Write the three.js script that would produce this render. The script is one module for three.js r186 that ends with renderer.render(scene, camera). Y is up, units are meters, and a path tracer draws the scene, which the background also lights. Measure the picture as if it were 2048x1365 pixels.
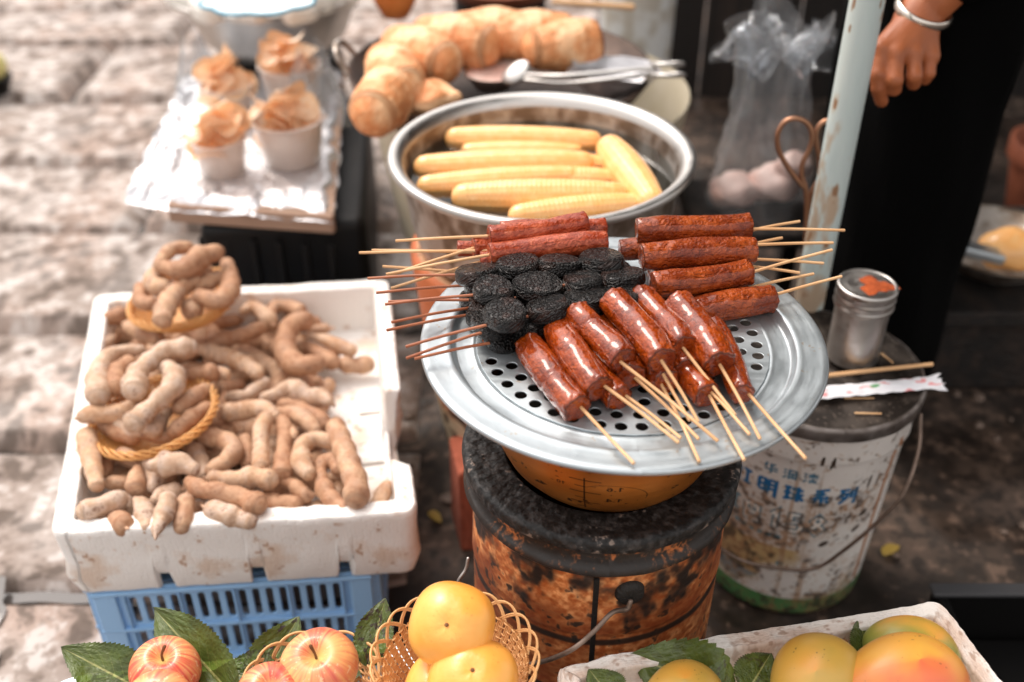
import * as THREE from 'three';
import { MarchingCubes } from 'three/addons/objects/MarchingCubes.js';
import { RoundedBoxGeometry } from 'three/addons/geometries/RoundedBoxGeometry.js';
import { mergeGeometries, mergeVertices } from 'three/addons/utils/BufferGeometryUtils.js';

// ---------------------------------------------------------------- camera, sky, sun, exposure
const scene = new THREE.Scene();
const camera = new THREE.PerspectiveCamera(36.01, 1024 / 682, 0.05, 200);
camera.position.set(0, 1.21, 0);
camera.rotation.set(THREE.MathUtils.degToRad(-35), 0, 0);
camera.focus = 1.06;
camera.userData.fStop = 2.5;

const renderer = new THREE.WebGLRenderer({ antialias: true });
renderer.toneMapping = THREE.LinearToneMapping;
renderer.toneMappingExposure = 1.64;
renderer.shadowMap.enabled = true;

const SUN = new THREE.Vector3(-0.62, 1.25, -0.7).normalize();
{ // overcast sky: brightest overhead and softly brighter round the veiled sun
  const w = 256, h = 128, data = new Float32Array(w * h * 4);
  for (let j = 0; j < h; j++) for (let i = 0; i < w; i++) {
    const el = ((j + 0.5) / h - 0.5) * Math.PI, az = ((i + 0.5) / w - 0.5) * 2 * Math.PI;
    const d = new THREE.Vector3(Math.cos(el) * Math.cos(az), Math.sin(el), Math.cos(el) * Math.sin(az));
    const c = Math.max(0, d.dot(SUN)), up = Math.max(0, d.y);
    const L = d.y < 0 ? 0.2 : 0.46 + 0.6 * up + 2.6 * Math.pow(c, 10);
    const k = (j * w + i) * 4;
    data[k] = L * 1.02; data[k + 1] = L * 0.975; data[k + 2] = L * 0.955; data[k + 3] = 1;
  }
  const sky = new THREE.DataTexture(data, w, h, THREE.RGBAFormat, THREE.FloatType);
  sky.mapping = THREE.EquirectangularReflectionMapping;
  sky.magFilter = THREE.LinearFilter; sky.needsUpdate = true;
  scene.background = sky; scene.environment = sky;
}
const sun = new THREE.DirectionalLight(0xfff1e2, 1.2);
sun.position.copy(SUN).multiplyScalar(6);
sun.castShadow = true; sun.shadow.radius = 38;
sun.shadow.camera.left = -3; sun.shadow.camera.right = 3; sun.shadow.camera.top = 3; sun.shadow.camera.bottom = -3;
sun.shadow.mapSize.set(2048, 2048);
scene.add(sun);

// ---------------------------------------------------------------- helpers
let seed = 7;
const rnd = () => { seed = (seed + 0x6d2b79f5) | 0; let t = Math.imul(seed ^ (seed >>> 15), 1 | seed); t = (t + Math.imul(t ^ (t >>> 7), 61 | t)) ^ t; return ((t ^ (t >>> 14)) >>> 0) / 4294967296; };
const rr = (a, b) => a + (b - a) * rnd();
const V = (a) => new THREE.Vector3(a[0], a[1], a[2]);
const clamp = (x, a = 0, b = 1) => Math.min(b, Math.max(a, x));
const sm = (a, b, x) => { const t = clamp((x - a) / (b - a)); return t * t * (3 - 2 * t); };
const mixc = (a, b, t) => [a[0] + (b[0] - a[0]) * t, a[1] + (b[1] - a[1]) * t, a[2] + (b[2] - a[2]) * t];
const hash = (x, y, s) => { let h = Math.imul(x | 0, 374761393) ^ Math.imul(y | 0, 668265263) ^ Math.imul(s | 0, 1442695041); h = Math.imul(h ^ (h >>> 13), 1274126177); h ^= h >>> 16; h = Math.imul(h, 0x85ebca6b); return ((h ^ (h >>> 15)) >>> 0) / 4294967296; };
function vn(x, y, px, py, s) { // value noise that repeats every px, py cells
  const x0 = Math.floor(x), y0 = Math.floor(y), fx = x - x0, fy = y - y0, u = fx * fx * (3 - 2 * fx), v = fy * fy * (3 - 2 * fy);
  const m = (a, p) => ((a % p) + p) % p, xa = m(x0, px), xb = m(x0 + 1, px), ya = m(y0, py), yb = m(y0 + 1, py);
  const a = hash(xa, ya, s), b = hash(xb, ya, s), c = hash(xa, yb, s), d = hash(xb, yb, s);
  return a + (b - a) * u + (c - a) * v + (a - b - c + d) * u * v;
}
function fbm(u, v, fx, fy = fx, oct = 4, s = 1) {
  let a = 0, w = 0.5, t = 0;
  for (let i = 0; i < oct; i++) { a += w * vn(u * fx, v * fy, fx, fy, s + i * 17); t += w; w *= 0.5; fx *= 2; fy *= 2; }
  return a / t;
}
function n3(x, y, z) { // soft 3-D noise, -1..1
  return Math.sin(x * 1.7 + 2.1 * Math.sin(y * 1.3 + z)) * 0.5 + Math.sin(y * 2.3 + 1.7 * Math.sin(z * 1.9 + x * 0.7)) * 0.3 + Math.sin(z * 3.1 + 1.3 * Math.sin(x * 2.7 + y)) * 0.2;
}
function tex(w, h, fn, srgb = true) {
  const d = new Uint8Array(w * h * 4);
  for (let j = 0; j < h; j++) for (let i = 0; i < w; i++) {
    let c = fn((i + 0.5) / w, (j + 0.5) / h); if (typeof c === 'number') c = [c * 255, c * 255, c * 255];
    const k = (j * w + i) * 4; d[k] = clamp(c[0], 0, 255); d[k + 1] = clamp(c[1], 0, 255); d[k + 2] = clamp(c[2], 0, 255); d[k + 3] = 255;
  }
  const t = new THREE.DataTexture(d, w, h, THREE.RGBAFormat);
  t.wrapS = t.wrapT = THREE.RepeatWrapping; t.magFilter = THREE.LinearFilter; t.minFilter = THREE.LinearMipmapLinearFilter; t.generateMipmaps = true;
  if (srgb) t.colorSpace = THREE.SRGBColorSpace;
  t.needsUpdate = true; return t;
}
const rep = (t, x, y = x) => { const c = t.clone(); c.repeat.set(x, y); c.needsUpdate = true; return c; };
const std = (o) => new THREE.MeshStandardMaterial({ roughness: 0.6, ...o });
const phys = (o) => new THREE.MeshPhysicalMaterial({ roughness: 0.6, ...o });

const used = {};
const numbered = (n) => { const k = used[n] = (used[n] ?? -1) + 1; return k ? n + '_' + String(k).padStart(3, '0') : n; };
function tag(o, label, category, group) { Object.assign(o.userData, { label, category }); if (group) o.userData.group = group; return o; }
function thing(name, label, category, group) { const g = new THREE.Group(); g.name = numbered(name); scene.add(g); return tag(g, label, category, group); }
function part(parent, name, geo, mat) { const m = new THREE.Mesh(geo, mat); m.name = name; m.castShadow = m.receiveShadow = true; parent.add(m); return m; }
function base(g) { // put the group at the thing's base
  const b = new THREE.Box3().setFromObject(g), p = new THREE.Vector3((b.min.x + b.max.x) / 2, b.min.y, (b.min.z + b.max.z) / 2);
  for (const c of g.children) c.position.sub(p);
  g.position.copy(p); return g;
}
function solo(name, label, category, geo, mat, group) { // a thing that is one mesh
  geo.computeBoundingBox(); const b = geo.boundingBox, p = new THREE.Vector3((b.min.x + b.max.x) / 2, b.min.y, (b.min.z + b.max.z) / 2);
  geo.translate(-p.x, -p.y, -p.z);
  const m = part(scene, numbered(name), geo, mat); m.position.copy(p); return tag(m, label, category, group);
}
function struct(o) { o.userData.kind = 'structure'; return o; }

function gridGeo(nu, nv, fn, closeU = false) { // fn(u, v) -> [x, y, z, tu, tv]
  const P = [], T = [], I = [];
  for (let j = 0; j <= nv; j++) for (let i = 0; i <= nu; i++) { const p = fn(i / nu, j / nv); P.push(p[0], p[1], p[2]); T.push(p[3] ?? i / nu, p[4] ?? j / nv); }
  for (let j = 0; j < nv; j++) for (let i = 0; i < nu; i++) { const a = j * (nu + 1) + i, b = a + 1, c = a + nu + 1, d = c + 1; I.push(a, b, d, a, d, c); }
  const g = new THREE.BufferGeometry();
  g.setAttribute('position', new THREE.Float32BufferAttribute(P, 3)); g.setAttribute('uv', new THREE.Float32BufferAttribute(T, 2)); g.setIndex(I);
  g.computeVertexNormals();
  if (closeU) { const n = g.attributes.normal; for (let j = 0; j <= nv; j++) { const a = j * (nu + 1), b = a + nu, x = new THREE.Vector3(n.getX(a) + n.getX(b), n.getY(a) + n.getY(b), n.getZ(a) + n.getZ(b)).normalize(); n.setXYZ(a, x.x, x.y, x.z); n.setXYZ(b, x.x, x.y, x.z); } }
  return g;
}
// a round body along a curve: pts, one radius each, ends rounded, flat (cut) or pointed
function tube(pts, rad, o = {}) {
  const { sides = 14, segs = Math.max(2, (pts.length - 1) * 8), cap = 'round', capA = cap, capB = cap, warp, unit = 0.1, off = [0, 0] } = o;
  const curve = new THREE.CatmullRomCurve3(pts, false, 'centripetal'), n = rad.length - 1;
  const ra = (t) => { const x = t * n, i = Math.min(n - 1, Math.floor(x)), f = x - i, g = (k) => rad[Math.min(n, Math.max(0, k))]; const a = g(i - 1), b = g(i), c = g(i + 1), d = g(i + 2); return Math.max(0.0004, 0.5 * (2 * b + (c - a) * f + (2 * a - 5 * b + 4 * c - d) * f * f + (3 * b - a - 3 * c + d) * f * f * f)); };
  const rings = [], add = (p, T, r, s, cap) => rings.push({ p, T, r, s, cap });
  const C = []; for (let i = 0; i <= segs; i++) C.push(curve.getPoint(i / segs));
  const tang = (i) => C[Math.min(segs, i + 1)].clone().sub(C[Math.max(0, i - 1)]).normalize();
  const ends = (kind, r) => kind === 'flat' ? [[0, 0], [0, 0.5], [0.01, 0.86], [0.07, 0.97], [0.22, 1]] : kind === 'open' ? [] : kind === 'point' ? [[-2.2, 0], [-2, 0.16], [-1.4, 0.4], [-0.7, 0.78], [-0.3, 0.95]] : [[-1, 0], [-0.97, 0.25], [-0.86, 0.51], [-0.66, 0.75], [-0.38, 0.925]];
  const T0 = tang(0), r0 = ra(0);
  for (const [d, k] of ends(capA, r0)) add(C[0].clone().addScaledVector(T0, d * r0), T0, k * r0, d * r0, k < 0.9);
  let s = 0;
  for (let i = 0; i <= segs; i++) { if (i) s += C[i].distanceTo(C[i - 1]); if ((capA === 'flat' && s < 0.22 * r0)) continue; add(C[i], tang(i), ra(i / segs), s); }
  const T1 = tang(segs), r1 = ra(1);
  if (capB === 'flat') while (rings.length && rings[rings.length - 1].s > s - 0.22 * r1) rings.pop();
  for (const [d, k] of ends(capB, r1).reverse()) add(C[segs].clone().addScaledVector(T1, -d * r1), T1, k * r1, s - d * r1, k < 0.9);
  let N = new THREE.Vector3(0, -1, 0).addScaledVector(rings[0].T, rings[0].T.y); if (N.lengthSq() < 0.05) N.set(0.3, 0, 1).addScaledVector(rings[0].T, -rings[0].T.z); N.normalize();
  const mean = rad.reduce((a, b) => a + b) / rad.length, nv = rings.length - 1;
  const g = gridGeo(sides, nv, (u, v) => {
    const j = Math.round(v * nv), R = rings[j];
    if (u === 0) { N = N.clone().addScaledVector(R.T, -N.dot(R.T)).normalize(); R.N = N; R.B = new THREE.Vector3().crossVectors(R.T, N); }
    const a = u * Math.PI * 2, k = (u === 1 ? 0 : a), r = R.r * (warp ? warp(k, R.s, j / nv) : 1);
    const p = R.p.clone().addScaledVector(R.N, Math.cos(k) * r).addScaledVector(R.B, Math.sin(k) * r);
    if (R.cap) return [p.x, p.y, p.z, off[0] + Math.cos(k) * r / unit, off[1] + Math.sin(k) * r / unit];
    return [p.x, p.y, p.z, off[0] + u * 6.283 * mean / unit, off[1] + R.s / unit];
  }, true);
  const nn = g.attributes.normal;
  for (const [row, t] of [[0, -1], [nv, 1]]) if (rings[row].r < 1e-6) for (let i = 0; i <= sides; i++) nn.setXYZ(row * (sides + 1) + i, rings[row].T.x * t, rings[row].T.y * t, rings[row].T.z * t);
  return g;
}
const wire = (pts, r, o = {}) => tube(pts.map((p) => (p.isVector3 ? p : V(p))), pts.map(() => r), { sides: 8, ...o });
function lathe(profile, segs = 64, at = [0, 0, 0], wob, uvs = 'metres') { // profile of [radius, height], bottom to top on the outside
  const g = new THREE.LatheGeometry(profile.map((p) => new THREE.Vector2(Math.max(p[0], 1e-5), p[1])), segs);
  if (uvs !== 'raw') { // lengths along the profile and round the widest ring, 0.2 m to a repeat; or heights from 0 to 1
    const uv = g.attributes.uv, n = profile.length, len = [0]; for (let i = 1; i < n; i++) len.push(len[i - 1] + Math.hypot(profile[i][0] - profile[i - 1][0], profile[i][1] - profile[i - 1][1]));
    const ys = profile.map((p) => p[1]), lo = Math.min(...ys), hi = Math.max(...ys), turns = Math.max(1, Math.round(2 * Math.PI * Math.max(...profile.map((p) => p[0])) / 0.2));
    for (let i = 0; i <= segs; i++) for (let j = 0; j < n; j++) uvs === 'height' ? uv.setXY(i * n + j, i / segs, (ys[j] - lo) / (hi - lo)) : uv.setXY(i * n + j, i / segs * turns, len[j] / 0.2);
  }
  if (wob) { const p = g.attributes.position; for (let i = 0; i < p.count; i++) { const x = p.getX(i), y = p.getY(i), z = p.getZ(i), k = wob(Math.atan2(x, z), y, Math.hypot(x, z)); p.setXYZ(i, x * k, y, z * k); } g.computeVertexNormals(); }
  return g.translate(at[0], at[1], at[2]);
}
const box = (w, h, d, x, y, z, r = 0.004) => new RoundedBoxGeometry(w, h, d, 2, Math.min(r, w / 2.1, h / 2.1, d / 2.1)).translate(x, y, z);
function along(geo, from, to) { // turns a +y geometry to run from -> to
  const d = V(to).sub(V(from)).normalize(); geo.applyQuaternion(new THREE.Quaternion().setFromUnitVectors(new THREE.Vector3(0, 1, 0), d)); return geo.translate(from[0], from[1], from[2]);
}
function roughen(g, amp, f) { const p = g.attributes.position, n = g.attributes.normal; for (let i = 0; i < p.count; i++) { const k = amp * n3(p.getX(i) * f, p.getY(i) * f, p.getZ(i) * f); p.setXYZ(i, p.getX(i) + n.getX(i) * k, p.getY(i) + n.getY(i) * k, p.getZ(i) + n.getZ(i) * k); } g.computeVertexNormals(); return g; }
function mcGeo(lo, hi, res, dist) { // a closed surface round dist < 0
  const c = V(lo).add(V(hi)).multiplyScalar(0.5), half = Math.max(hi[0] - lo[0], hi[1] - lo[1], hi[2] - lo[2]) / 2;
  const mc = new MarchingCubes(res, new THREE.MeshBasicMaterial(), false, false, 120000); mc.isolation = 0;
  const hs = res / 2;
  for (let z = 0; z < res; z++) for (let y = 0; y < res; y++) for (let x = 0; x < res; x++)
    mc.field[z * res * res + y * res + x] = -dist(c.x + (x - hs) / hs * half, c.y + (y - hs) / hs * half, c.z + (z - hs) / hs * half);
  mc.update();
  const n = mc.count, g = new THREE.BufferGeometry();
  const p = new Float32Array(mc.positionArray.slice(0, n * 3)); for (let i = 0; i < n; i++) { p[i * 3] = p[i * 3] * half + c.x; p[i * 3 + 1] = p[i * 3 + 1] * half + c.y; p[i * 3 + 2] = p[i * 3 + 2] * half + c.z; }
  g.setAttribute('position', new THREE.BufferAttribute(p, 3));
  const m = mergeVertices(g, 1e-5); m.computeVertexNormals();
  const q = m.attributes.position, uv = []; for (let i = 0; i < q.count; i++) uv.push((q.getX(i) + q.getZ(i)) * 5, q.getY(i) * 5);
  m.setAttribute('uv', new THREE.Float32BufferAttribute(uv, 2)); return m;
}
const capsule = (x, y, z, a, b, ra, rb) => { const dx = b[0] - a[0], dy = b[1] - a[1], dz = b[2] - a[2], px = x - a[0], py = y - a[1], pz = z - a[2], t = clamp((px * dx + py * dy + pz * dz) / (dx * dx + dy * dy + dz * dz)); return Math.hypot(px - dx * t, py - dy * t, pz - dz * t) - (ra + (rb - ra) * t); };
const smin = (a, b, k) => { const h = Math.max(k - Math.abs(a - b), 0) / k; return Math.min(a, b) - h * h * k * 0.25; };

// ---------------------------------------------------------------- materials
const grain = tex(256, 256, (u, v) => fbm(u, v, 32, 32, 3, 5), false);
const lumps = tex(256, 256, (u, v) => fbm(u, v, 8, 8, 5, 9), false);
const wrinkle = tex(512, 512, (u, v) => { const w = fbm(u, v, 6, 6, 3, 3) * 0.35, n = fbm((u + w) % 1, v, 40, 16, 3, 21), b = fbm(u, v, 64, 48, 2, 8), c = fbm(u, v, 12, 10, 2, 33); return clamp(0.5 * Math.abs(n * 2 - 1) + 0.28 * b + 0.45 * c); }, false);
const beads = tex(512, 512, (u, v) => { const f = 46, x = u * f, y = v * f; let d = 9; for (let a = -1; a < 2; a++) for (let b = -1; b < 2; b++) { const i = Math.floor(x) + a, j = Math.floor(y) + b, ii = (i + f) % f, jj = (j + f) % f; d = Math.min(d, Math.hypot(i + 0.2 + 0.6 * hash(ii, jj, 1) - x, j + 0.2 + 0.6 * hash(ii, jj, 2) - y)); } return clamp(1 - d * d * 1.1); }, false);

const stoneMap = (k) => tex(512, 512, (u, v) => {
  const a = fbm(u, v, 4, 4, 5, 40 + k), b = fbm(u, v, 18, 18, 4, 60 + k), c = fbm(u, v, 3, 3, 3, 80 + k), d = fbm(u, v, 60, 60, 2, 66 + k);
  let col = mixc([130, 116, 107], [168, 155, 147], sm(0.25, 0.75, a * 0.4 + b * 0.6));
  col = mixc(col, [168, 138, 122], 0.35 * sm(0.5, 0.72, c)); col = mixc(col, [198, 192, 188], 0.65 * sm(0.54, 0.70, b)); col = mixc(col, [80, 68, 60], 0.7 * sm(0.46, 0.3, b));
  return mixc(col, [112, 98, 88], 0.4 * sm(0.55, 0.7, d));
});
const stoneRough = tex(256, 256, (u, v) => clamp(0.36 + 0.45 * sm(0.35, 0.65, fbm(u, v, 5, 5, 4, 71)) + 0.15 * fbm(u, v, 30, 30, 2, 72)), false);
const stoneBump = tex(512, 512, (u, v) => fbm(u, v, 10, 10, 5, 90), false);
const M = {};
M.stone = [0, 1, 2].map((k) => std({ map: stoneMap(k), roughnessMap: stoneRough, roughness: 1, bumpMap: stoneBump, bumpScale: 0.0038 }));
M.shadedSoil = std({ map: tex(512, 512, (u, v) => { const a = fbm(u, v, 6, 6, 5, 101), b = fbm(u, v, 40, 40, 3, 102); let c = mixc([46, 37, 31], [84, 69, 59], sm(0.3, 0.7, a)); c = mixc(c, [122, 100, 86], 0.7 * sm(0.62, 0.75, b)); return mixc(c, [30, 24, 20], 0.6 * sm(0.5, 0.3, b)); }), roughnessMap: stoneRough, roughness: 0.9, bumpMap: lumps, bumpScale: 0.012 });  // dark from wet dirt and from shade put into the colour
M.water = phys({ color: 0xcfd6d6, roughness: 0.03, transmission: 1, thickness: 0, ior: 1.33 });
M.puddle = std({ color: 0x5a5450, roughness: 0.04 });
M.foam = std({ map: tex(512, 512, (u, v) => { const a = fbm(u, v, 5, 5, 5, 111), b = fbm(u, v, 24, 24, 3, 112); let c = [238, 235, 231]; c = mixc(c, [214, 190, 170], 0.75 * sm(0.55, 0.78, a)); c = mixc(c, [176, 140, 116], 0.8 * sm(0.66, 0.8, b) * sm(0.45, 0.62, a)); return c; }), roughness: 0.62, bumpMap: beads, bumpScale: 0.0007 });
M.foamDirty = std({ map: tex(512, 512, (u, v) => { const a = fbm(u, v, 5, 5, 5, 121), b = fbm(u, v, 24, 24, 3, 122); let c = [222, 216, 210]; c = mixc(c, [190, 156, 136], 0.6 * sm(0.5, 0.75, a)); c = mixc(c, [130, 96, 76], 0.5 * sm(0.55, 0.8, b) * sm(0.4, 0.6, a)); return c; }), roughness: 0.7, bumpMap: beads, bumpScale: 0.0009 });
M.slot = std({ color: 0xb9b2aa, roughness: 0.8 });
const podMap = (k) => tex(256, 256, (u, v) => {
  const a = fbm(u, v, 4, 4, 4, 130 + k), b = fbm(u, v, 24, 24, 3, 140 + k), c = fbm(u, v, 9, 9, 3, 150 + k);
  let col = mixc([[166, 122, 92], [174, 132, 100], [152, 106, 76], [176, 142, 116]][k], [[198, 160, 128], [202, 166, 134], [184, 142, 110], [204, 176, 152]][k], sm(0.3, 0.7, a * 0.6 + b * 0.4));
  col = mixc(col, [206, 188, 176], [0.25, 0.35, 0.15, 0.55][k] * sm(0.4, 0.75, c)); return mixc(col, [104, 66, 46], 0.55 * sm(0.62, 0.78, b * 0.5 + c * 0.5));
});
M.pod = [0, 1, 2, 3].map((k) => std({ map: podMap(k), roughness: 0.72, bumpMap: grain, bumpScale: 0.0006 }));
M.podEnd = std({ color: 0xc9a184, roughness: 0.8 });
const sausageMap = (k) => tex(512, 512, (u, v) => {
  const a = fbm(u, v, 5, 5, 4, 160 + k), b = fbm(u, v, 22, 22, 3, 170 + k), c = fbm(u, v, 60, 60, 2, 180 + k);
  const lo = [[114, 38, 3], [112, 40, 10], [138, 50, 24]][k], hi = [[168, 70, 10], [164, 74, 26], [182, 86, 54]][k];
  let col = mixc(lo, hi, sm(0.2, 0.8, a * 0.65 + b * 0.35)); col = mixc(col, [[176, 84, 30], [184, 100, 60], [212, 130, 96]][k], 0.3 * sm(0.55, 0.85, b)); return mixc(col, [60, 16, 4], 0.22 * sm(0.64, 0.82, c));
});
const crinkle = tex(512, 512, (u, v) => { const w = 0.05 * (fbm(u, v, 6, 6, 2, 47) - 0.5), n = fbm((u + w + 1) % 1, v, 24, 18, 3, 41), m = fbm(u, (v + w + 1) % 1, 34, 30, 2, 44); return clamp(1.1 - 2.2 * Math.abs(n - 0.5) * 1.2 + 0.5 * (m - 0.5)); }, false);
M.sausage = [0, 1, 2].map((k) => phys({ map: sausageMap(k), roughness: [0.34, 0.42, 0.44][k], bumpMap: crinkle, bumpScale: [0.0019, 0.0022, 0.0015][k], specularIntensity: 0.3, clearcoat: [0.95, 0.6, 0.5][k], clearcoatRoughness: 0.07 }));
M.pudding = phys({ map: tex(512, 512, (u, v) => { const b = fbm(u, v, 40, 40, 3, 191), c = fbm(u, v, 90, 90, 2, 192), a = fbm(u, v, 6, 6, 3, 193); let col = mixc([9, 8, 8], [30, 25, 23], sm(0.3, 0.7, b)); col = mixc(col, [96, 86, 80], 0.75 * sm(0.6, 0.74, c) * sm(0.4, 0.6, b)); return mixc(col, [74, 40, 28], 0.5 * sm(0.55, 0.7, a)); }), roughness: 0.27, bumpMap: tex(256, 256, (u, v) => sm(0.3, 0.75, fbm(u, v, 28, 28, 3, 195)), false), bumpScale: 0.005, specularIntensity: 0.9, clearcoat: 0 });
M.bamboo = std({ map: tex(64, 256, (u, v) => mixc([204, 154, 106], [232, 192, 146], fbm(u, v, 16, 2, 3, 201))), roughness: 0.55 });
M.bambooBrown = std({ map: tex(64, 256, (u, v) => mixc([128, 66, 40], [186, 118, 82], fbm(u, v, 16, 3, 3, 203))), roughness: 0.5 });
const alloyRough = tex(256, 256, (u, v) => clamp(0.2 + 0.24 * fbm(u, v, 8, 60, 3, 211) + 0.14 * fbm(u, v, 10, 10, 3, 212)), false);
M.alloy = std({ color: 0xffffff, map: tex(512, 512, (u, v) => { const a = fbm(u, v, 12, 12, 4, 215), b = fbm(u, v, 60, 60, 2, 216); let c = mixc([172, 180, 184], [190, 198, 202], a); return mixc(c, [170, 140, 112], 0.5 * sm(0.7, 0.82, b * 0.5 + a * 0.5)); }), metalness: 0.8, roughness: 1, roughnessMap: alloyRough, bumpMap: lumps, bumpScale: 0.00035 });
M.steel = std({ color: 0xc9c6c2, metalness: 1, roughness: 1, roughnessMap: alloyRough });
M.steelDull = std({ map: tex(256, 256, (u, v) => mixc([128, 112, 98], [196, 190, 184], sm(0.3, 0.65, fbm(u, v, 5, 5, 4, 221)))), metalness: 0.85, roughness: 0.42 });
M.gold = std({ color: 0xffffff, map: goldMap(), metalness: 0.7, roughness: 0.38, bumpMap: lumps, bumpScale: 0.0008 });
function goldMap() { // thin gold-tone bowl, scorched specks and the stamped scale seen through it in mirror writing
  const c = document.createElement('canvas'); c.width = 2048; c.height = 512; const g = c.getContext('2d');
  const id = g.createImageData(2048, 512);
  for (let j = 0; j < 512; j++) for (let i = 0; i < 2048; i++) {
    const u = i / 2048, v = j / 512, a = fbm(u, v, 16, 4, 4, 231), b = fbm(u, v, 140, 36, 3, 232), d = fbm(u, v, 40, 10, 3, 233);
    let col = mixc([160, 92, 30], [200, 128, 56], a); col = mixc(col, [112, 58, 18], sm(0.5, 0.2, v) * 0.7); col = mixc(col, [44, 24, 10], 0.9 * sm(0.71, 0.8, b * 0.7 + d * 0.3 + 0.05 * v));
    const k = (j * 2048 + i) * 4; id.data[k] = col[0]; id.data[k + 1] = col[1]; id.data[k + 2] = col[2]; id.data[k + 3] = 255;
  }
  g.putImageData(id, 0, 0);
  g.strokeStyle = '#3a200c'; g.fillStyle = '#3a200c'; g.lineWidth = 4;
  for (const X of [1962, 1962 - 2048]) { // the scale stands left of the middle as the viewer sees it
  g.beginPath(); g.moveTo(X, 200); g.lineTo(X, 400); g.stroke();
  for (let i = 0; i < 6; i++) { g.beginPath(); g.moveTo(X - 40 + (i % 2) * 14, 212 + i * 34); g.lineTo(X + (i % 2 ? 4 : 44), 214 + i * 34); g.stroke(); }
  g.save(); g.translate(X + 104, 262); g.scale(-1, 1); g.font = 'bold 34px sans-serif'; g.fillText('1.6', 0, 0); g.restore();
  g.save(); g.translate(X + 104, 330); g.scale(-1, 1); g.font = 'bold 34px sans-serif'; g.fillText('1.4', 0, 0); g.restore();
  g.save(); g.translate(X - 50, 262); g.scale(-1, 1); g.font = 'bold 24px sans-serif'; g.fillText('10', 0, 0); g.restore();
  g.lineWidth = 2; g.beginPath(); g.ellipse(X + 80, 290, 90, 60, 0.2, 3.6, 6.4); g.stroke();
  }
  const t = new THREE.CanvasTexture(c); t.colorSpace = THREE.SRGBColorSpace; t.wrapS = THREE.RepeatWrapping; return t;
}
M.stoveTop = std({ map: tex(512, 512, (u, v) => { const b = fbm(u, v, 30, 30, 4, 241), a = fbm(u, v, 5, 5, 4, 242); let c = mixc([16, 15, 15], [54, 51, 50], sm(0.35, 0.7, b)); return mixc(c, [150, 132, 120], 0.8 * sm(0.6, 0.72, b) * sm(0.55, 0.7, a)); }), roughness: 0.6, metalness: 0.15, bumpMap: tex(256, 256, (u, v) => fbm(u, v, 22, 22, 4, 245), false), bumpScale: 0.004 });
M.stoveBody = std({ map: tex(1024, 512, (u, v) => { // v 0 at the foot, 1 at the top: soot runs down from the top over fine grained orange rust
  const a = fbm(u, v, 12, 5, 5, 251), b = fbm(u, v, 150, 70, 3, 252), d = fbm(u, v, 30, 7, 4, 253), e = fbm(u, v, 60, 28, 3, 254);
  let c = mixc([166, 84, 34], [246, 176, 116], sm(0.25, 0.75, b * 0.7 + a * 0.3)); c = mixc(c, [110, 44, 12], 0.7 * sm(0.42, 0.7, a));
  c = mixc(c, [22, 16, 13], 0.92 * sm(0.57, 0.77, d * 0.5 + 0.3 * e + 0.30 * sm(0.66, 0.97, v) + 0.20 * sm(0.4, 0.05, v) - 0.03));
  c = mixc(c, [26, 18, 14], 0.8 * sm(0.60, 0.72, e * 0.6 + b * 0.4)); return mixc(c, [18, 14, 12], 0.8 * Math.max(sm(0.012, 0.004, Math.abs(v - 0.755)), sm(0.012, 0.004, Math.abs(v - 0.55))));
}), roughness: 0.55, bumpMap: tex(256, 256, (u, v) => fbm(u, v, 18, 18, 5, 257), false), bumpScale: 0.005 });
M.stoveCollar = std({ map: tex(256, 256, (u, v) => { const a = fbm(u, v, 5, 5, 4, 258), b = fbm(u, v, 48, 48, 3, 259); return mixc([30, 23, 19], [176, 100, 50], sm(0.46, 0.68, a * 0.6 + b * 0.4)); }), roughness: 0.55, bumpMap: lumps, bumpScale: 0.003 });
M.soot = std({ color: 0x17130f, roughness: 0.7, bumpMap: grain, bumpScale: 0.002 });
M.rustWire = std({ map: tex(64, 64, (u, v) => mixc([84, 68, 58], [150, 132, 120], fbm(u, v, 8, 8, 3, 261))), metalness: 0.6, roughness: 0.45 });
M.bluePlastic = phys({ color: 0x94c0ea, roughness: 0.42, clearcoat: 0.15, clearcoatRoughness: 0.3, bumpMap: grain, bumpScale: 0.0004 });
M.blackPlastic = phys({ color: 0x0a0909, roughness: 0.5, specularIntensity: 0.5 });
M.wicker = std({ map: tex(128, 128, (u, v) => mixc([196, 138, 82], [232, 186, 130], fbm(u, v, 24, 3, 3, 271))), roughness: 0.5 });
M.wickerGold = std({ map: tex(128, 128, (u, v) => mixc([212, 146, 78], [240, 192, 130], fbm(u, v, 24, 3, 3, 273))), roughness: 0.42 });
M.wickerBrown = std({ map: tex(128, 128, (u, v) => mixc([120, 66, 44], [170, 110, 80], fbm(u, v, 24, 3, 3, 275))), roughness: 0.5 });
M.corn = phys({ map: tex(256, 256, (u, v) => mixc([250, 178, 98], [254, 204, 144], fbm(u, v, 10, 10, 3, 281))), roughness: 0.38, clearcoat: 0.35, clearcoatRoughness: 0.25 });
M.roll = std({ map: tex(256, 256, (u, v) => { const a = fbm(u, v, 4, 4, 3, 291), b = fbm(u, v, 26, 26, 3, 292); return mixc(mixc([226, 148, 92], [247, 196, 148], sm(0.3, 0.7, a)), [250, 214, 178], 0.35 * sm(0.5, 0.8, b)); }), roughness: 0.55, bumpMap: lumps, bumpScale: 0.006 });
M.panDark = std({ map: tex(256, 256, (u, v) => mixc([50, 38, 32], [104, 84, 72], fbm(u, v, 6, 6, 4, 298))), metalness: 0.6, roughness: 0.45 });
M.rollEnd = std({ map: tex(128, 128, (u, v) => mixc([104, 44, 22], [170, 82, 46], fbm(u, v, 8, 8, 4, 295))), roughness: 0.6, bumpMap: lumps, bumpScale: 0.006 });
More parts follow.
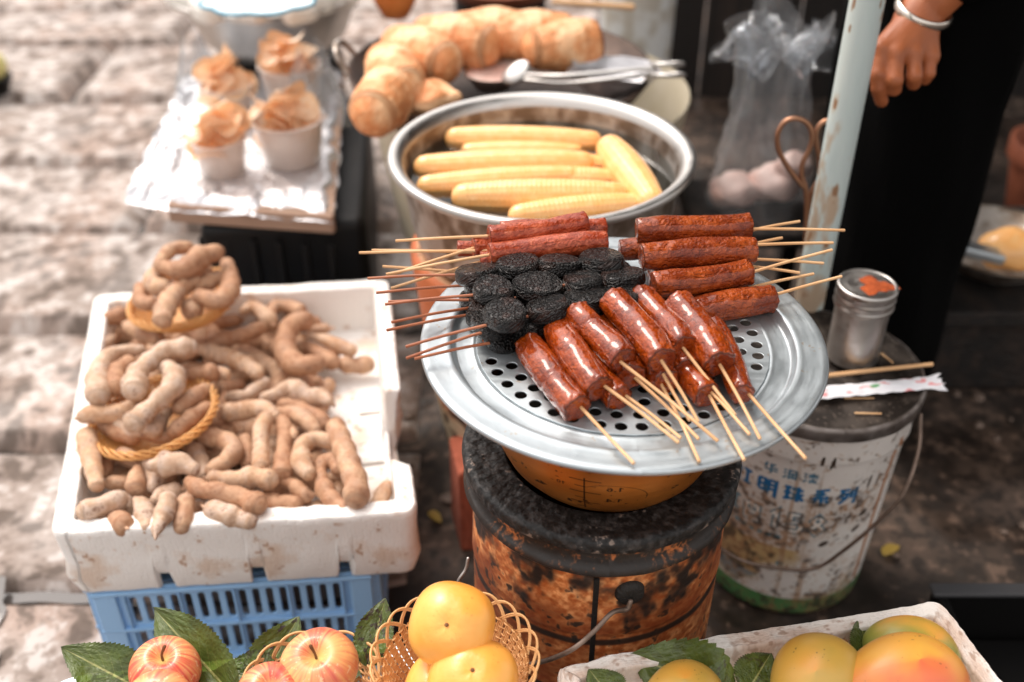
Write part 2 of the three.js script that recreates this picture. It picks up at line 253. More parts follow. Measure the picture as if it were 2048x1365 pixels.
M.chip = phys({ map: tex(128, 128, (u, v) => mixc([252, 196, 142], [255, 236, 210], fbm(u, v, 5, 5, 4, 301))), roughness: 0.5, transmission: 0.45, thickness: 0, bumpMap: lumps, bumpScale: 0.004 });
M.tub = phys({ color: 0xf6efe9, roughness: 0.3, transmission: 0.55, thickness: 0 });
M.foil = std({ color: 0xcfcfd2, metalness: 0.85, roughness: 0.48, bumpMap: lumps, bumpScale: 0.004 });
M.clear = phys({ color: 0xf4f6f8, roughness: 0.12, transmission: 0.9, thickness: 0, ior: 1.5 });
M.wood = std({ map: tex(256, 256, (u, v) => mixc([132, 104, 86], [176, 148, 128], fbm(u, v, 4, 40, 4, 311))), roughness: 0.75 });
M.darkWood = [0, 1, 2].map((k) => std({ map: tex(128, 512, (u, v) => mixc([16, 11, 8], [[44, 32, 25], [34, 25, 20], [54, 40, 32]][k], sm(0.3, 0.8, fbm(u, v, 24, 5, 4, 321 + k)))), roughness: 0.7, bumpMap: grain, bumpScale: 0.002 }));
M.white = std({ map: tex(256, 256, (u, v) => mixc([196, 190, 178], [226, 228, 226], sm(0.3, 0.6, fbm(u, v, 6, 6, 4, 331)))), roughness: 0.5 });
M.riceCake = std({ color: 0xeeeae2, roughness: 0.6, bumpMap: lumps, bumpScale: 0.003 });
M.enamel = phys({ color: 0xf2f5f5, roughness: 0.25, clearcoat: 0.4 });
M.cyan = phys({ color: 0x1f93b4, roughness: 0.3 });
M.pole = std({ map: tex(128, 1024, (u, v) => { const a = fbm(u, v, 6, 30, 4, 341), b = fbm(u, v, 12, 80, 3, 342); let c = mixc([188, 204, 202], [208, 220, 217], a); c = mixc(c, [176, 140, 108], 0.9 * sm(0.56, 0.74, a * 0.5 + b * 0.5 + 0.14 * sm(0.34, 0.1, v) - 0.1 * sm(0.26, 0.36, v)) * 0.75); return mixc(c, [130, 86, 54], 0.7 * sm(0.76, 0.82, b)); }), roughness: 0.45, metalness: 0.1 });
M.cloth = phys({ color: 0x050505, roughness: 1, specularIntensity: 0.15 });
M.shoe = std({ color: 0x0c0b0b, roughness: 0.6 });
M.skin = phys({ map: tex(256, 256, (u, v) => mixc([150, 82, 46], [178, 104, 62], fbm(u, v, 8, 8, 4, 351))), roughness: 0.5, bumpMap: grain, bumpScale: 0.0006 });
M.hair = std({ color: 0x0a0808, roughness: 0.6 });
M.silver = std({ color: 0xe6ddd2, metalness: 1, roughness: 0.25 });
M.copper = std({ color: 0xa87c62, metalness: 0.8, roughness: 0.38 });
M.chili = std({ map: tex(128, 128, (u, v) => mixc([150, 60, 20], [214, 104, 44], fbm(u, v, 20, 20, 3, 361))), roughness: 0.9, bumpMap: grain, bumpScale: 0.002 });
M.lid = std({ map: tex(512, 512, (u, v) => { const a = fbm(u, v, 6, 6, 5, 371), b = fbm(u, v, 40, 40, 3, 372); return mixc(mixc([44, 38, 34], [84, 76, 70], sm(0.3, 0.7, a)), [118, 106, 96], 0.6 * sm(0.62, 0.75, b)); }), roughness: 0.4, metalness: 0.5, bumpMap: lumps, bumpScale: 0.002 });
M.lidRim = std({ map: tex(128, 128, (u, v) => mixc([70, 60, 54], [176, 170, 166], fbm(u, v, 12, 12, 3, 375))), roughness: 0.4, metalness: 0.7 });
M.persimmon = phys({ map: tex(256, 256, (u, v) => { const a = fbm(u, v, 5, 5, 4, 381), b = fbm(u, v, 40, 40, 2, 382); return mixc(mixc([240, 154, 58], [248, 190, 100], a), [170, 110, 50], 0.25 * sm(0.82, 0.88, b)); }), roughness: 0.34, clearcoat: 0.35, clearcoatRoughness: 0.22, bumpMap: lumps, bumpScale: 0.0012 });
const appleMap = (k) => tex(512, 256, (u, v) => { // u round the fruit, v from the blossom end to the stalk
  const s = fbm(u, v, 90, 4, 3, 391 + k), a = fbm(u, v, 5, 3, 3, 393 + k), d = fbm(u, v, 70, 40, 2, 395);
  let c = mixc([238, 176, 112], [206, 74, 62], sm(0.28, 0.72, (k ? 0.30 : 0.45) * s + 0.42 * a + 0.22 * (1 - v) + (k ? 0 : 0.06))); c = mixc(c, [232, 196, 120], sm(0.9, 0.99, v)); return mixc(c, [240, 208, 170], 0.6 * sm(0.74, 0.8, d));
});
M.apple = [0, 1].map((k) => phys({ map: appleMap(k), roughness: 0.36, clearcoat: 0.3, clearcoatRoughness: 0.25 }));
M.stalk = std({ color: 0x6b4526, roughness: 0.8 });
const mangoMap = (k) => tex(256, 256, (u, v) => { const a = fbm(u, v, 3, 3, 3, 401 + k), b = fbm(u, v, 60, 60, 2, 405), d = fbm(u, v, 9, 9, 3, 407 + k); let c = mixc([224, 150, 56], [214, 172, 78], a); c = mixc(c, [[214, 98, 66], [176, 150, 70], [132, 140, 62]][k], [0.9, 0.7, 0.95][k] * sm([0.25, 0.2, 0.1][k], [0.85, 0.8, 0.6][k], 0.55 * a + 0.25 * d + 0.25 * Math.sin(u * 6.283) + 0.1)); return mixc(c, [90, 60, 26], 0.8 * sm(0.76, 0.82, b * 0.65 + d * 0.35)); });
M.mango = [0, 1, 2].map((k) => phys({ map: mangoMap(k), roughness: 0.42, clearcoat: 0.25, clearcoatRoughness: 0.3 }));
const leafMap = (k) => tex(256, 512, (u, v) => { // v from stalk to tip, u across
  const x = Math.abs(u - 0.5) * 2, vein = Math.abs(((v * 9 - x * 2.6) % 1 + 1) % 1 - 0.5), a = fbm(u, v, 5, 8, 4, 411 + k), b = fbm(u, v, 9, 14, 3, 415 + k);
  let c = mixc([62, 78, 26], [104, 120, 50], a); c = mixc(c, [128, 136, 72], 0.55 * sm(0.06, 0.015, vein) * sm(1, 0.2, x)); c = mixc(c, [158, 160, 98], sm(0.05, 0.02, x));
  c = mixc(c, [44, 26, 20], [0.1, 0.95, 0.7, 0.4][k] * sm(0.60, 0.68, b)); return c;
});
M.leaf = [0, 1, 2, 3].map((k) => phys({ map: leafMap(k), roughness: 0.42, transmission: 0.3, thickness: 0, bumpMap: lumps, bumpScale: 0.003, side: THREE.DoubleSide }));
M.leafDry = phys({ color: 0xb99a3e, roughness: 0.6, transmission: 0.3, thickness: 0, side: THREE.DoubleSide });
M.tan = std({ map: tex(256, 256, (u, v) => mixc([190, 178, 150], [206, 196, 176], fbm(u, v, 6, 6, 4, 421))), roughness: 0.6 });
M.cornStove = std({ map: tex(512, 256, (u, v) => { const a = fbm(u, v, 12, 6, 4, 425), b = fbm(u, v, 40, 20, 3, 426); let c = mixc([196, 180, 150], [182, 98, 54], sm(0.42, 0.58, v + 0.3 * (a - 0.5))); return mixc(c, [50, 32, 22], 0.9 * sm(0.56, 0.68, b * 0.6 + a * 0.4)); }), roughness: 0.7, bumpMap: lumps, bumpScale: 0.003 });
M.brick = std({ map: tex(128, 128, (u, v) => mixc([150, 76, 54], [190, 108, 82], fbm(u, v, 10, 10, 4, 431))), roughness: 0.9, bumpMap: grain, bumpScale: 0.003 });
M.orangeClay = std({ map: tex(128, 128, (u, v) => mixc([206, 112, 48], [232, 142, 74], fbm(u, v, 8, 8, 4, 436))), roughness: 0.5 });
M.terracotta = std({ map: tex(128, 128, (u, v) => mixc([120, 62, 40], [160, 90, 60], fbm(u, v, 8, 8, 4, 435))), roughness: 0.75 });
M.meat = std({ map: tex(128, 128, (u, v) => mixc([216, 172, 158], [238, 216, 206], fbm(u, v, 5, 5, 4, 441))), roughness: 0.5 });
M.paper = std({ map: tex(256, 64, (u, v) => { let c = [222, 222, 226]; const n = fbm(u, v, 12, 4, 2, 451); c = mixc(c, [226, 120, 120], 0.7 * sm(0.62, 0.7, n)); return mixc(c, [88, 150, 96], sm(0.16, 0.1, Math.hypot((u - 0.52) * 4, v - 0.5))); }), roughness: 0.6 });
M.tarp = std({ color: 0x1a1a1c, roughness: 0.9 });
M.pebble = std({ map: tex(64, 64, (u, v) => mixc([90, 74, 64], [160, 140, 126], fbm(u, v, 6, 6, 3, 455))), roughness: 0.6 });

// ---------------------------------------------------------------- ground
{
  const g = gridGeo(60, 60, (u, v) => { const x = -40 + 80 * u, z = 30 - 80 * v; return [x, -0.035, z, x / 0.9, z / 0.9]; });
  const m = part(scene, 'ground', g, M.shadedSoil); struct(m);
  // uneven wet earth on the seller's side, its colour darkened for dirt and shade, with a step down from the paving
  const e = gridGeo(110, 150, (u, v) => { const x = -0.28 + 3 * u, z = -0.2 - 4.2 * v, edge = sm(0, 0.06, u); return [x, -0.03 + edge * (0.022 + 0.012 * fbm(u, v, 40, 50, 4, 461)), z, x / 0.7, z / 0.7]; });
  struct(part(scene, 'earth', e, M.shadedSoil));
  const pav = new THREE.Group(); pav.name = 'paving'; struct(pav); scene.add(pav);
  const joints = [-0.30, -0.68, -1.072, -1.416, -1.777, -2.187, -2.561, -2.986, -3.476, -3.84, -4.3, -4.8, -5.3];
  for (let r = 0; r + 1 < joints.length; r++) {
    const z1 = joints[r] - 0.005, z0 = joints[r + 1] + 0.005; let x = -3.2 + rr(0, 0.5); const end = z1 < -2.2 ? 0.35 : -0.16 + rr(-0.05, 0.04);
    while (x < end - 0.15) {
      let w = rr(1.3, 2.2); if (x + w > end - 0.3) w = end - x; const k = Math.floor(rnd() * 3), ph = rr(0, 40), ou = rnd(), ov = rnd(), tilt = rr(-0.006, 0.006), xx = x;
      const g2 = gridGeo(60, 16, (u, v) => {
        const ed = Math.min(u * w, (1 - u) * w, v * (z1 - z0), (1 - v) * (z1 - z0)), X = xx + u * (w - 0.014), Z = z1 + (z0 - z1) * v, down = u === 0 || u === 1 || v === 0 || v === 1;
        const y = down ? -0.05 : 0.001 * n3(X * 9 + ph, Z * 9, ph) + 0.0008 * n3(X * 43, Z * 43 + ph, 2) - 0.008 * sm(0.016, 0.0, ed) + tilt;
        const nx = down ? 0.004 * Math.sin(X * 40 + Z * 60) : 0;
        return [X + nx, y, Z + nx, X / 0.55 + ou, Z / 0.55 + ov];
      });
      part(pav, numbered('slab'), g2, M.stone[k]);
      x += w;
    }
  }
  const wt = gridGeo(24, 6, (u, v) => [-1.1 + u * 0.5, -0.012, -1.062 - v * 0.020 + 0.002 * Math.sin(u * 30)]);
  const pd = gridGeo(40, 8, (u, v) => { const a = u * Math.PI * 2, r = v * (0.045 + 0.014 * Math.sin(a * 3) + 0.008 * Math.sin(a * 7 + 1)); return [-0.765 + 0.9 * r * Math.cos(a), 0.0085, -0.955 + 2.2 * r * Math.sin(a)]; });
  struct(part(scene, 'water', mergeGeometries([wt, pd]), M.puddle));
}
{ // loose stones and bits of leaf on the earth
  const gs = [];
  for (let i = 0; i < 150; i++) { const x = rr(-0.2, 1.6), z = -rr(0.85, 3.4), s = rr(0.004, 0.013); const g = new THREE.IcosahedronGeometry(s, 1); g.scale(1, 0.6, rr(0.7, 1.3)); g.rotateY(rr(0, 6)); g.translate(x, 0.002, z); gs.push(g); }
  const m = part(scene, 'gravel', mergeGeometries(gs), M.pebble); m.userData.kind = 'stuff'; tag(m, 'small loose stones scattered over the wet earth coloured dark for dirt and shade', 'gravel');
}

// ---------------------------------------------------------------- dark shed wall behind the seller, and an unseen cloth canopy added to darken the right
{
  const w = thing('board_wall', 'dark brown wall of upright wooden boards behind the seller', 'wall');
  let x = 0.30; let i = 0;
  while (x < 3.6) { const bw = rr(0.10, 0.16); part(w, numbered('plank'), box(bw - 0.006, 2.3, 0.022, x + bw / 2, 1.13, -3.02 + rr(-0.012, 0.012), 0.003), M.darkWood[i++ % 3]); x += bw; }
  for (const y of [0.35, 1.3, 2.1]) part(w, numbered('rail'), box(3.3, 0.08, 0.04, 1.95, y, -3.06, 0.004), M.darkWood[1]);
  base(w);
  const a = thing('added_awning', 'unseen dark cloth canopy added overhead to darken the right half of the stall', 'added_awning');  // canopy out of view, added to shade the right half
  part(a, 'cloth', gridGeo(20, 20, (u, v) => { const X = 0.34 + 3.2 * u, Z = -3.1 + 2.9 * v; return [X, 2.32 - 0.12 * u - 0.05 * Math.sin(u * 3.14) * Math.sin(v * 3.14), Z]; }), M.tarp);
  part(a, 'bar', wire([[0.36, 2.31, -3.1], [0.36, 2.31, -0.2]], 0.014), M.steelDull);
  base(a);
}
{
  const p = thing('pole', 'pale blue white steel pole stained with rust behind the steamer plate', 'pole');
  part(p, 'tube', lathe([[0, 0], [0.0215, 0.0], [0.0215, 2.3], [0, 2.3]], 24, [0.438, -0.01, -1.3], null, 'height'), M.pole);
  part(p, 'foot', lathe([[0, 0], [0.05, 0], [0.05, 0.006], [0.024, 0.012]], 24, [0.438, -0.012, -1.3]), M.rustWire);
  base(p);
}

// ---------------------------------------------------------------- foam boxes
// walls run round four corners (outer, counter-clockwise from above); top(s, side, f) and foot(...) give heights
function foamBox(g, corners, { y1, thick, floor, top, foot, mat, slots = [], round = 0.022, crumb = 0.0014, seed: sd = 1, bite = () => 0 }) {
  const P = corners.map((c) => new THREE.Vector2(c[0], c[1])), area = P.reduce((a, p, i) => a + p.cross(P[(i + 1) % 4]), 0), sg = area > 0 ? 1 : -1;
  const offset = (d) => { const E = P.map((a, i) => { const b = P[(i + 1) % 4], t = b.clone().sub(a).normalize(), n = new THREE.Vector2(-t.y, t.x).multiplyScalar(sg); return { p: a.clone().addScaledVector(n, d), t }; }); return E.map((e, i) => { const f = E[(i + 3) % 4], w = e.p.clone().sub(f.p), k = w.cross(e.t) / f.t.cross(e.t); return f.p.clone().addScaledVector(f.t, k); }); };
  const ns = P.map((a, i) => Math.round(a.distanceTo(P[(i + 1) % 4]) / 0.0022)), NC = 9;
  const ring = (d) => { // the rounded outline d metres inside the outer one, with which wall and how far along it
    const Q = offset(d), R = Math.max(0.007, round - d * 0.6), out = [];
    for (let k = 0; k < 4; k++) {
      const a = Q[k], b = Q[(k + 1) % 4], c = Q[(k + 2) % 4], L = a.distanceTo(b), t = b.clone().sub(a).normalize(), t2 = c.clone().sub(b).normalize();
      for (let i = 0; i <= ns[k]; i++) { const f = (R + (L - 2 * R) * i / ns[k]) / L; out.push({ p: a.clone().addScaledVector(t, f * L), k, f }); }
      for (let i = 1; i < NC; i++) { const f = i / NC, p0 = b.clone().addScaledVector(t, -R), p1 = b.clone().addScaledVector(t2, R), q = p0.multiplyScalar((1 - f) * (1 - f)).addScaledVector(b, 2 * f * (1 - f)).addScaledVector(p1, f * f); out.push({ p: q, k: f < 0.5 ? k : (k + 1) % 4, f: f < 0.5 ? 1 : 0 }); }
    }
    return out;
  };
  const rows = [[0.006, 'b'], [0.003, 'b'], [0, 'q1'], [0, 'm1'], [0, 'm'], [0, 'm3'], [0, 'q2'], [0.001, 't'], [0.0035, 'T'], [0.16, 'T'], [0.28, 'T'], [0.4, 'T'], [0.52, 'T'], [0.64, 'T'], [0.76, 'T'], [0.86, 'T'], [0.94, 'T'], [1, 't'], [1.02, 'i'], [1.1, 'm'], [1.2, 'f']].map(([a, h]) => ({ in: a > 0.02 ? a * thick : a, h, R: null }));
  const rings = rows.map((r) => ring(r.in)), N = rings[0].length;
  const geo = gridGeo(N, rows.length - 1, (u, v) => {
    const i = Math.round(u * N) % N, j = Math.round(v * (rows.length - 1)), { h, in: d } = rows[j], { p, k, f } = rings[j][i], yt = top(k, f, i), yb = foot(k, f), inner = d > thick * 0.99;
    let y = { b: yb, q1: yb + 0.005, m1: yb + (yt - yb) * 0.3, m: (yb + yt) / 2, m3: yb + (yt - yb) * 0.75, q2: yt - 0.01, t: yt - 0.003, T: yt, i: Math.max(floor, yt - 0.012), f: floor }[h];
    if (inner && h === 'm') y = Math.max(floor, (floor + yt) / 2); if (inner) y = Math.max(floor, y);
    const side = 'bq1m3q2'.includes(h) && !inner, c = rings[0][i].p, bt = inner ? 0 : bite(k, f), q = side ? ring0(d + Math.max(0, 0.07 * (y1 - y)) + bt)[i].p : bt > d ? ring0(bt)[i].p : p, e = 0.0007 * n3(c.x * 70, y * 70, c.y * 70);
    const cr = 'Tt'.includes(h) ? crumb * (0.7 * vn(i * 0.0022 / 0.0065, d / 0.0065 + 3, 4096, 64, sd) + 0.3 * vn(i * 0.45, d / 0.0026 + 3, 4096, 64, sd + 5) - 0.5) : 0;
    return [q.x + e + cr * 0.5 * (h === 't' ? 1 : 0.2), y + cr, q.y + e, (i * 0.0022) / 0.25, (y + d * 2) / 0.25];
  }, true);
  function ring0(d) { const key = Math.round(d / 0.0004); return (cache[key] ??= ring(key * 0.0004)); }
  part(g, 'wall', geo, mat);
  const inner = rings[rows.length - 1].filter((_, i) => i % 4 === 0).map((q) => q.p);
  const shape = () => new THREE.Shape(inner.map((p) => new THREE.Vector2(p.x, -p.y))), sh = shape();
  for (const [x, z, l, w, a] of slots) { const h = new THREE.Path(), pts = []; for (let i = 0; i < 24; i++) { const t = i / 24 * Math.PI * 2, X = Math.cos(t) * w / 2 + Math.sign(Math.cos(t)) * (l - w) / 2, Y = Math.sin(t) * w / 2; pts.push(new THREE.Vector2(x + X * Math.cos(a) - Y * Math.sin(a), -z + X * Math.sin(a) + Y * Math.cos(a))); } h.setFromPoints(pts); sh.holes.push(h); }
  const fg = new THREE.ExtrudeGeometry(sh, { depth: 0.012, bevelEnabled: false }); fg.rotateX(-Math.PI / 2); fg.translate(0, floor - 0.012, 0);
  const uv = fg.attributes.uv; for (let i = 0; i < uv.count; i++) uv.setXY(i, uv.getX(i) / 0.25, uv.getY(i) / 0.25);
  part(g, 'floor', fg, mat);
  const ug = new THREE.ExtrudeGeometry(shape(), { depth: 0.002, bevelEnabled: false }); ug.rotateX(-Math.PI / 2); ug.translate(0, floor - 0.0145, 0);
  part(g, 'underside', ug, M.slot);
}
let cache = {};
const BOX = { FL: [-0.571, -0.921], FR: [-0.118, -0.960], BR: [-0.210, -1.527], BL: [-0.697, -1.477] };
{
  const b = thing('foam_box', 'white polystyrene box with a broken right wall holding loose tamarind pods', 'box');
  const jag = (f, a, s) => a * (fbm(f, 0.5, 16, 2, 3, s) - 0.5);
  cache = {}; foamBox(b, [BOX.FL, BOX.FR, BOX.BR, BOX.BL], {
    y0: 0.155, y1: 0.272, thick: 0.027, floor: 0.19, mat: M.foam, seed: 3,
    slots: [[-0.2164, -1.262, 0.040, 0.010, 0.16], [-0.205, -1.145, 0.042, 0.010, 0.16]],
    top: (k, f) => {
      if (k === 0) return 0.272 + jag(f, 0.004, 11);
      if (k === 1) { // right wall: whole at the front corner, gone in the middle, ragged behind
        const br = sm(0.155, 0.18, f) * sm(0.475, 0.44, f), rag = sm(0.4, 0.5, f);
        return Math.max(0.166, 0.272 - br * (0.088 + 0.03 * fbm(f, 0.2, 14, 2, 2, 19)) + jag(f, 0.006 + 0.012 * br + 0.03 * rag * sm(0.9, 0.5, f), 12) + 0.02 * br * (fbm(f, 0.7, 60, 2, 2, 23) - 0.5)) - 0.014 * rag * sm(0.75, 0.5, f);
      }
      return 0.272 + jag(f, 0.003, 13 + k);
    },
    bite: (k, f) => k === 1 ? sm(0.155, 0.175, f) * sm(0.49, 0.45, f) * (0.0175 + 0.008 * (fbm(f, 0.3, 34, 2, 3, 29) - 0.5)) + 0.006 * sm(0.45, 0.5, f) * sm(0.8, 0.55, f) * fbm(f, 0.6, 26, 2, 3, 31) : 0,
    foot: (k, f) => {
      let y = 0.155; const ks = k === 0 ? [0.268, 0.533, 0.785] : [0.25, 0.5, 0.75];
      for (const c of ks) y += 0.029 * sm(0.0225, 0.0185, Math.abs(f - c)); return y;
    },
  });
  base(b);
}
{ // blue crate under it
  const g = thing('plastic_crate', 'blue slotted plastic crate under the box of tamarinds', 'crate');
  const panel = (w, h) => {
    const s = new THREE.Shape(); s.moveTo(0, 0); s.lineTo(w, 0); s.lineTo(w, h); s.lineTo(0, h); s.closePath();
    const n = Math.floor((w - 0.07) / 0.0178), x0 = (w - n * 0.0178) / 2;
    for (let i = 0; i < n; i++) for (const [a, b] of [[0.018, 0.070], [0.082, 0.136]]) {
      const x = x0 + i * 0.0178 + 0.0089, r = 0.0058, p = new THREE.Path(); p.moveTo(x - r, a + r); p.absarc(x, a + r, r, Math.PI, 2 * Math.PI, false); p.lineTo(x + r, b - r); p.absarc(x, b - r, r, 0, Math.PI, false); p.closePath(); s.holes.push(p);
    }
    const e = new THREE.ExtrudeGeometry(s, { depth: 0.003, bevelEnabled: true, bevelSize: 0.0012, bevelThickness: 0.001, bevelSegments: 2, curveSegments: 6 });
    const ribs = [e]; for (let i = 0; i <= n; i += 4) ribs.push(box(0.003, 0.13, 0.006, x0 + i * 0.0178, 0.077, 0.0065, 0.001));
    ribs.push(box(w, 0.005, 0.009, w / 2, 0.076, 0.006, 0.001), box(w, 0.006, 0.012, w / 2, 0.148, 0.006, 0.002), box(w, 0.008, 0.010, w / 2, 0.006, 0.006, 0.002));
    ribs.push(box(0.03, h - 0.004, 0.008, 0.016, h / 2, 0.006, 0.003), box(0.03, h - 0.004, 0.008, w - 0.016, h / 2, 0.006, 0.003));
    return mergeGeometries(ribs.map((q) => { q = q.index ? q.toNonIndexed() : q; for (const k of Object.keys(q.attributes)) if (!['position', 'normal', 'uv'].includes(k)) q.deleteAttribute(k); return q; }));
  };
  const W = 0.366, Dp = 0.50, a = -0.092, wall = (w, x, z, ry) => { const q = panel(w, 0.152); const m = part(g, 'side_panel', q, M.bluePlastic); m.rotation.y = ry; m.position.set(x, 0.002, z); return m; };
  const c = Math.cos(a), s = Math.sin(a), at = (x, z) => [-0.552 + x * c - z * s * 1, -0.941 - (x * -s) * -1 + 0 - z * c];
  const put = (x, z) => [-0.552 + x * Math.cos(0.092) - z * Math.sin(0.092), -0.941 - x * Math.sin(0.092) - z * Math.cos(0.092)];
  let p = put(0, 0); wall(W, p[0], p[1], 0.092); p = put(W, Dp); wall(W, p[0], p[1], 0.092 + Math.PI); p = put(W, 0); wall(Dp, p[0], p[1], 0.092 + Math.PI / 2); p = put(0, Dp); wall(Dp, p[0], p[1], 0.092 - Math.PI / 2);
  const fl = part(g, 'base', box(W - 0.02, 0.006, Dp - 0.02, W / 2, 0.148, -Dp / 2, 0.002), M.bluePlastic); fl.position.set(-0.552, 0, -0.941); fl.rotation.y = 0.092;
  base(g);
}

// ---------------------------------------------------------------- wicker trays and baskets
function basket(g, [cx, cy, cz], R, depth, o = {}) {
  const { mat = M.wicker, rimMat = mat, spokes = 40, rows = 14, loops = true, cane = 0.0013, flare = 0.62, double = 2, loopH = 0.016 } = o;
  const prof = (t) => { const r = R * (flare * sm(0, 0.35, t) * 0.9 + (1 - flare * 0.9) * t), y = depth * Math.pow(t, 1.7); return [R * (0.08 + 0.92 * Math.pow(t, 0.55)), y]; };
  const ws = [];
  for (let k = 1; k <= rows; k++) { // weavers go over and under the stakes
    const t = 0.22 + 0.76 * k / rows, [r, y] = prof(t), pts = []; const n = spokes * 2;
    for (let i = 0; i <= n; i++) { const a = i / n * Math.PI * 2, w = ((i + k) % 2 ? 1 : -1) * cane * 0.9; pts.push(new THREE.Vector3(cx + (r + w) * Math.cos(a), cy + y - 0.4 * w, cz + (r + w) * Math.sin(a))); }
    ws.push(tube(pts, pts.map(() => cane), { sides: 5, segs: n * 2, cap: 'open' }));
  }
  part(g, 'weave', mergeGeometries(ws), mat);
  const ss = [];
  for (let i = 0; i < spokes; i++) for (let d = 0; d < double; d++) { const a = (i + d * 0.2) / spokes * Math.PI * 2, pts = []; for (let k = 0; k <= 6; k++) { const [r, y] = prof(0.03 + 0.97 * k / 6); pts.push(new THREE.Vector3(cx + r * Math.cos(a), cy + y, cz + r * Math.sin(a))); } ss.push(tube(pts, pts.map(() => cane * 0.95), { sides: 5, segs: 10, cap: 'open' })); }
  part(g, 'stakes', mergeGeometries(ss), mat);
  part(g, 'bottom', lathe([[0, 0.001], [R * 0.5, 0.001 + depth * 0.03], [R * 0.5, depth * 0.03 - 0.002], [0, -0.002]], 32, [cx, cy, cz]), mat);
  const ls = [];
  if (loops) for (let i = 0; i < spokes / 2; i++) for (let d = 0; d < 2; d++) {
    const a0 = (i + d * 0.1) / (spokes / 2) * Math.PI * 2, a1 = a0 + 2.3 / (spokes / 2) * Math.PI * 2, pts = [];
    for (let k = 0; k <= 6; k++) { const f = k / 6, a = a0 + (a1 - a0) * f, h = Math.sin(f * Math.PI) * loopH; pts.push(new THREE.Vector3(cx + (R + h * 0.55 + 0.001) * Math.cos(a), cy + depth - 0.003 + h, cz + (R + h * 0.55 + 0.001) * Math.sin(a))); }
    ls.push(tube(pts, pts.map(() => cane * 1.05), { sides: 6, segs: 14, cap: 'open' }));
  }
  else for (let d = 0; d < 4; d++) { const pts = [], n = 90; for (let i = 0; i <= n; i++) { const a = i / n * Math.PI * 2, w = a * 9 + d * Math.PI / 2; pts.push(new THREE.Vector3(cx + (R + 0.0042 * Math.cos(w)) * Math.cos(a), cy + depth + 0.0055 * Math.sin(w), cz + (R + 0.0042 * Math.cos(w)) * Math.sin(a))); } ls.push(tube(pts, pts.map(() => cane * 1.25), { sides: 6, segs: 260, cap: 'open' })); }
  part(g, loops ? 'rim_loops' : 'braided_rim', mergeGeometries(ls), rimMat);
}
{
  let g = thing('wicker_tray', 'shallow golden wicker tray of tamarinds at the back of the foam box', 'tray', 'wicker trays in the foam box');
  basket(g, [-0.5114, 0.285, -1.3882], 0.083, 0.036, { mat: M.wickerGold, loops: false, rows: 16, cane: 0.0013, spokes: 44 }); base(g); g.rotation.z = 0.10;
  g = thing('wicker_tray', 'shallow golden wicker tray of tamarinds at the front left of the foam box', 'tray', 'wicker trays in the foam box');
  basket(g, [-0.4958, 0.252, -1.1398], 0.086, 0.034, { mat: M.wickerGold, loops: false, rows: 16, cane: 0.0013, spokes: 44 }); base(g); g.rotation.z = 0.11;
}

// ---------------------------------------------------------------- tamarind pods
let podCount = 0;
function pod(where, label, pts) {
  const k = podCount++, pv = pts.map((p) => new THREE.Vector3(p[0], p[1], p[2])), ra = pts.map((p) => p[3] * 1.06);
  if (pv.length === 1) pv.push(pv[0].clone().add(new THREE.Vector3(0, 0, -0.01))), ra.push(ra[0]);
  const ph = rr(0, 6), fr = rr(190, 260), lob = rr(0.035, 0.10), e = rr(0, 3);
  for (let i = 0; i < pv.length; i++) pv[i].y += 0.002 * Math.sin(i * 1.7 + ph);
  const g = tube(pv, ra, { sides: 18, segs: (pv.length - 1) * 9, warp: (a, s, t) => 1 + lob * Math.sin(s * fr + ph) + 0.03 * Math.sin(a * 2 + e + s * 30) + 0.02 * Math.sin(a * 3 + s * 90 + ph), off: [rnd(), rnd()] });
  const t = thing('tamarind_pod', label, 'tamarind pod', ['tamarind pods heaped loose in the foam box', 'tamarind pods piled in the back wicker tray', 'tamarind pods piled in the front wicker tray'][where]);
  const grey = /grey|pale|speckled|blunt/.test(label), dark = /red|brown|dark/.test(label);
  part(t, 'shell', g, M.pod[grey ? 3 : dark ? (k % 2 ? 2 : 0) : k % 3]);
  if (ra[0] > 0.006 && k % 2 === 0) { const d = pv[0].clone().sub(pv[1]).normalize(), p = pv[0].clone().addScaledVector(d, ra[0] * 0.93); part(t, 'stem_stub', tube([p, p.clone().addScaledVector(d, 0.004), p.clone().addScaledVector(d, 0.007).add(new THREE.Vector3(0.001, 0.001, 0))], [0.0028, 0.0018, 0.0012], { sides: 7, segs: 6 }), M.podEnd); }
  base(t);
}
pod(2, 'long greyish tamarind pod drooping over the left rim of the front wicker tray', [[-0.5427, 0.322, -1.249, 0.0072], [-0.5693, 0.322, -1.2416, 0.0089], [-0.5832, 0.322, -1.222, 0.0121], [-0.5845, 0.322, -1.1864, 0.0153], [-0.5706, 0.322, -1.1432, 0.0166]]);
pod(2, 'fat pale lobed tamarind pod lying across the top of the front wicker tray', [[-0.4679, 0.335, -1.2307, 0.0149], [-0.4972, 0.335, -1.2234, 0.0127], [-0.5152, 0.335, -1.197, 0.0133], [-0.5224, 0.335, -1.169, 0.0137], [-0.5145, 0.335, -1.1353, 0.0173]]);
pod(2, 'smooth bulging pod end tucked under the left of the topmost pod in the front tray', [[-0.5508, 0.318, -1.2154, 0.0128], [-0.5605, 0.318, -1.1918, 0.0147], [-0.5513, 0.318, -1.1619, 0.0131]]);
pod(2, 'speckled grey brown pod bent down the middle of the front wicker tray', [[-0.4856, 0.326, -1.1951, 0.0126], [-0.4717, 0.326, -1.1741, 0.0155], [-0.4687, 0.326, -1.147, 0.0147], [-0.4784, 0.326, -1.1228, 0.0134], [-0.4925, 0.326, -1.0971, 0.0126], [-0.4983, 0.326, -1.0784, 0.0155]]);
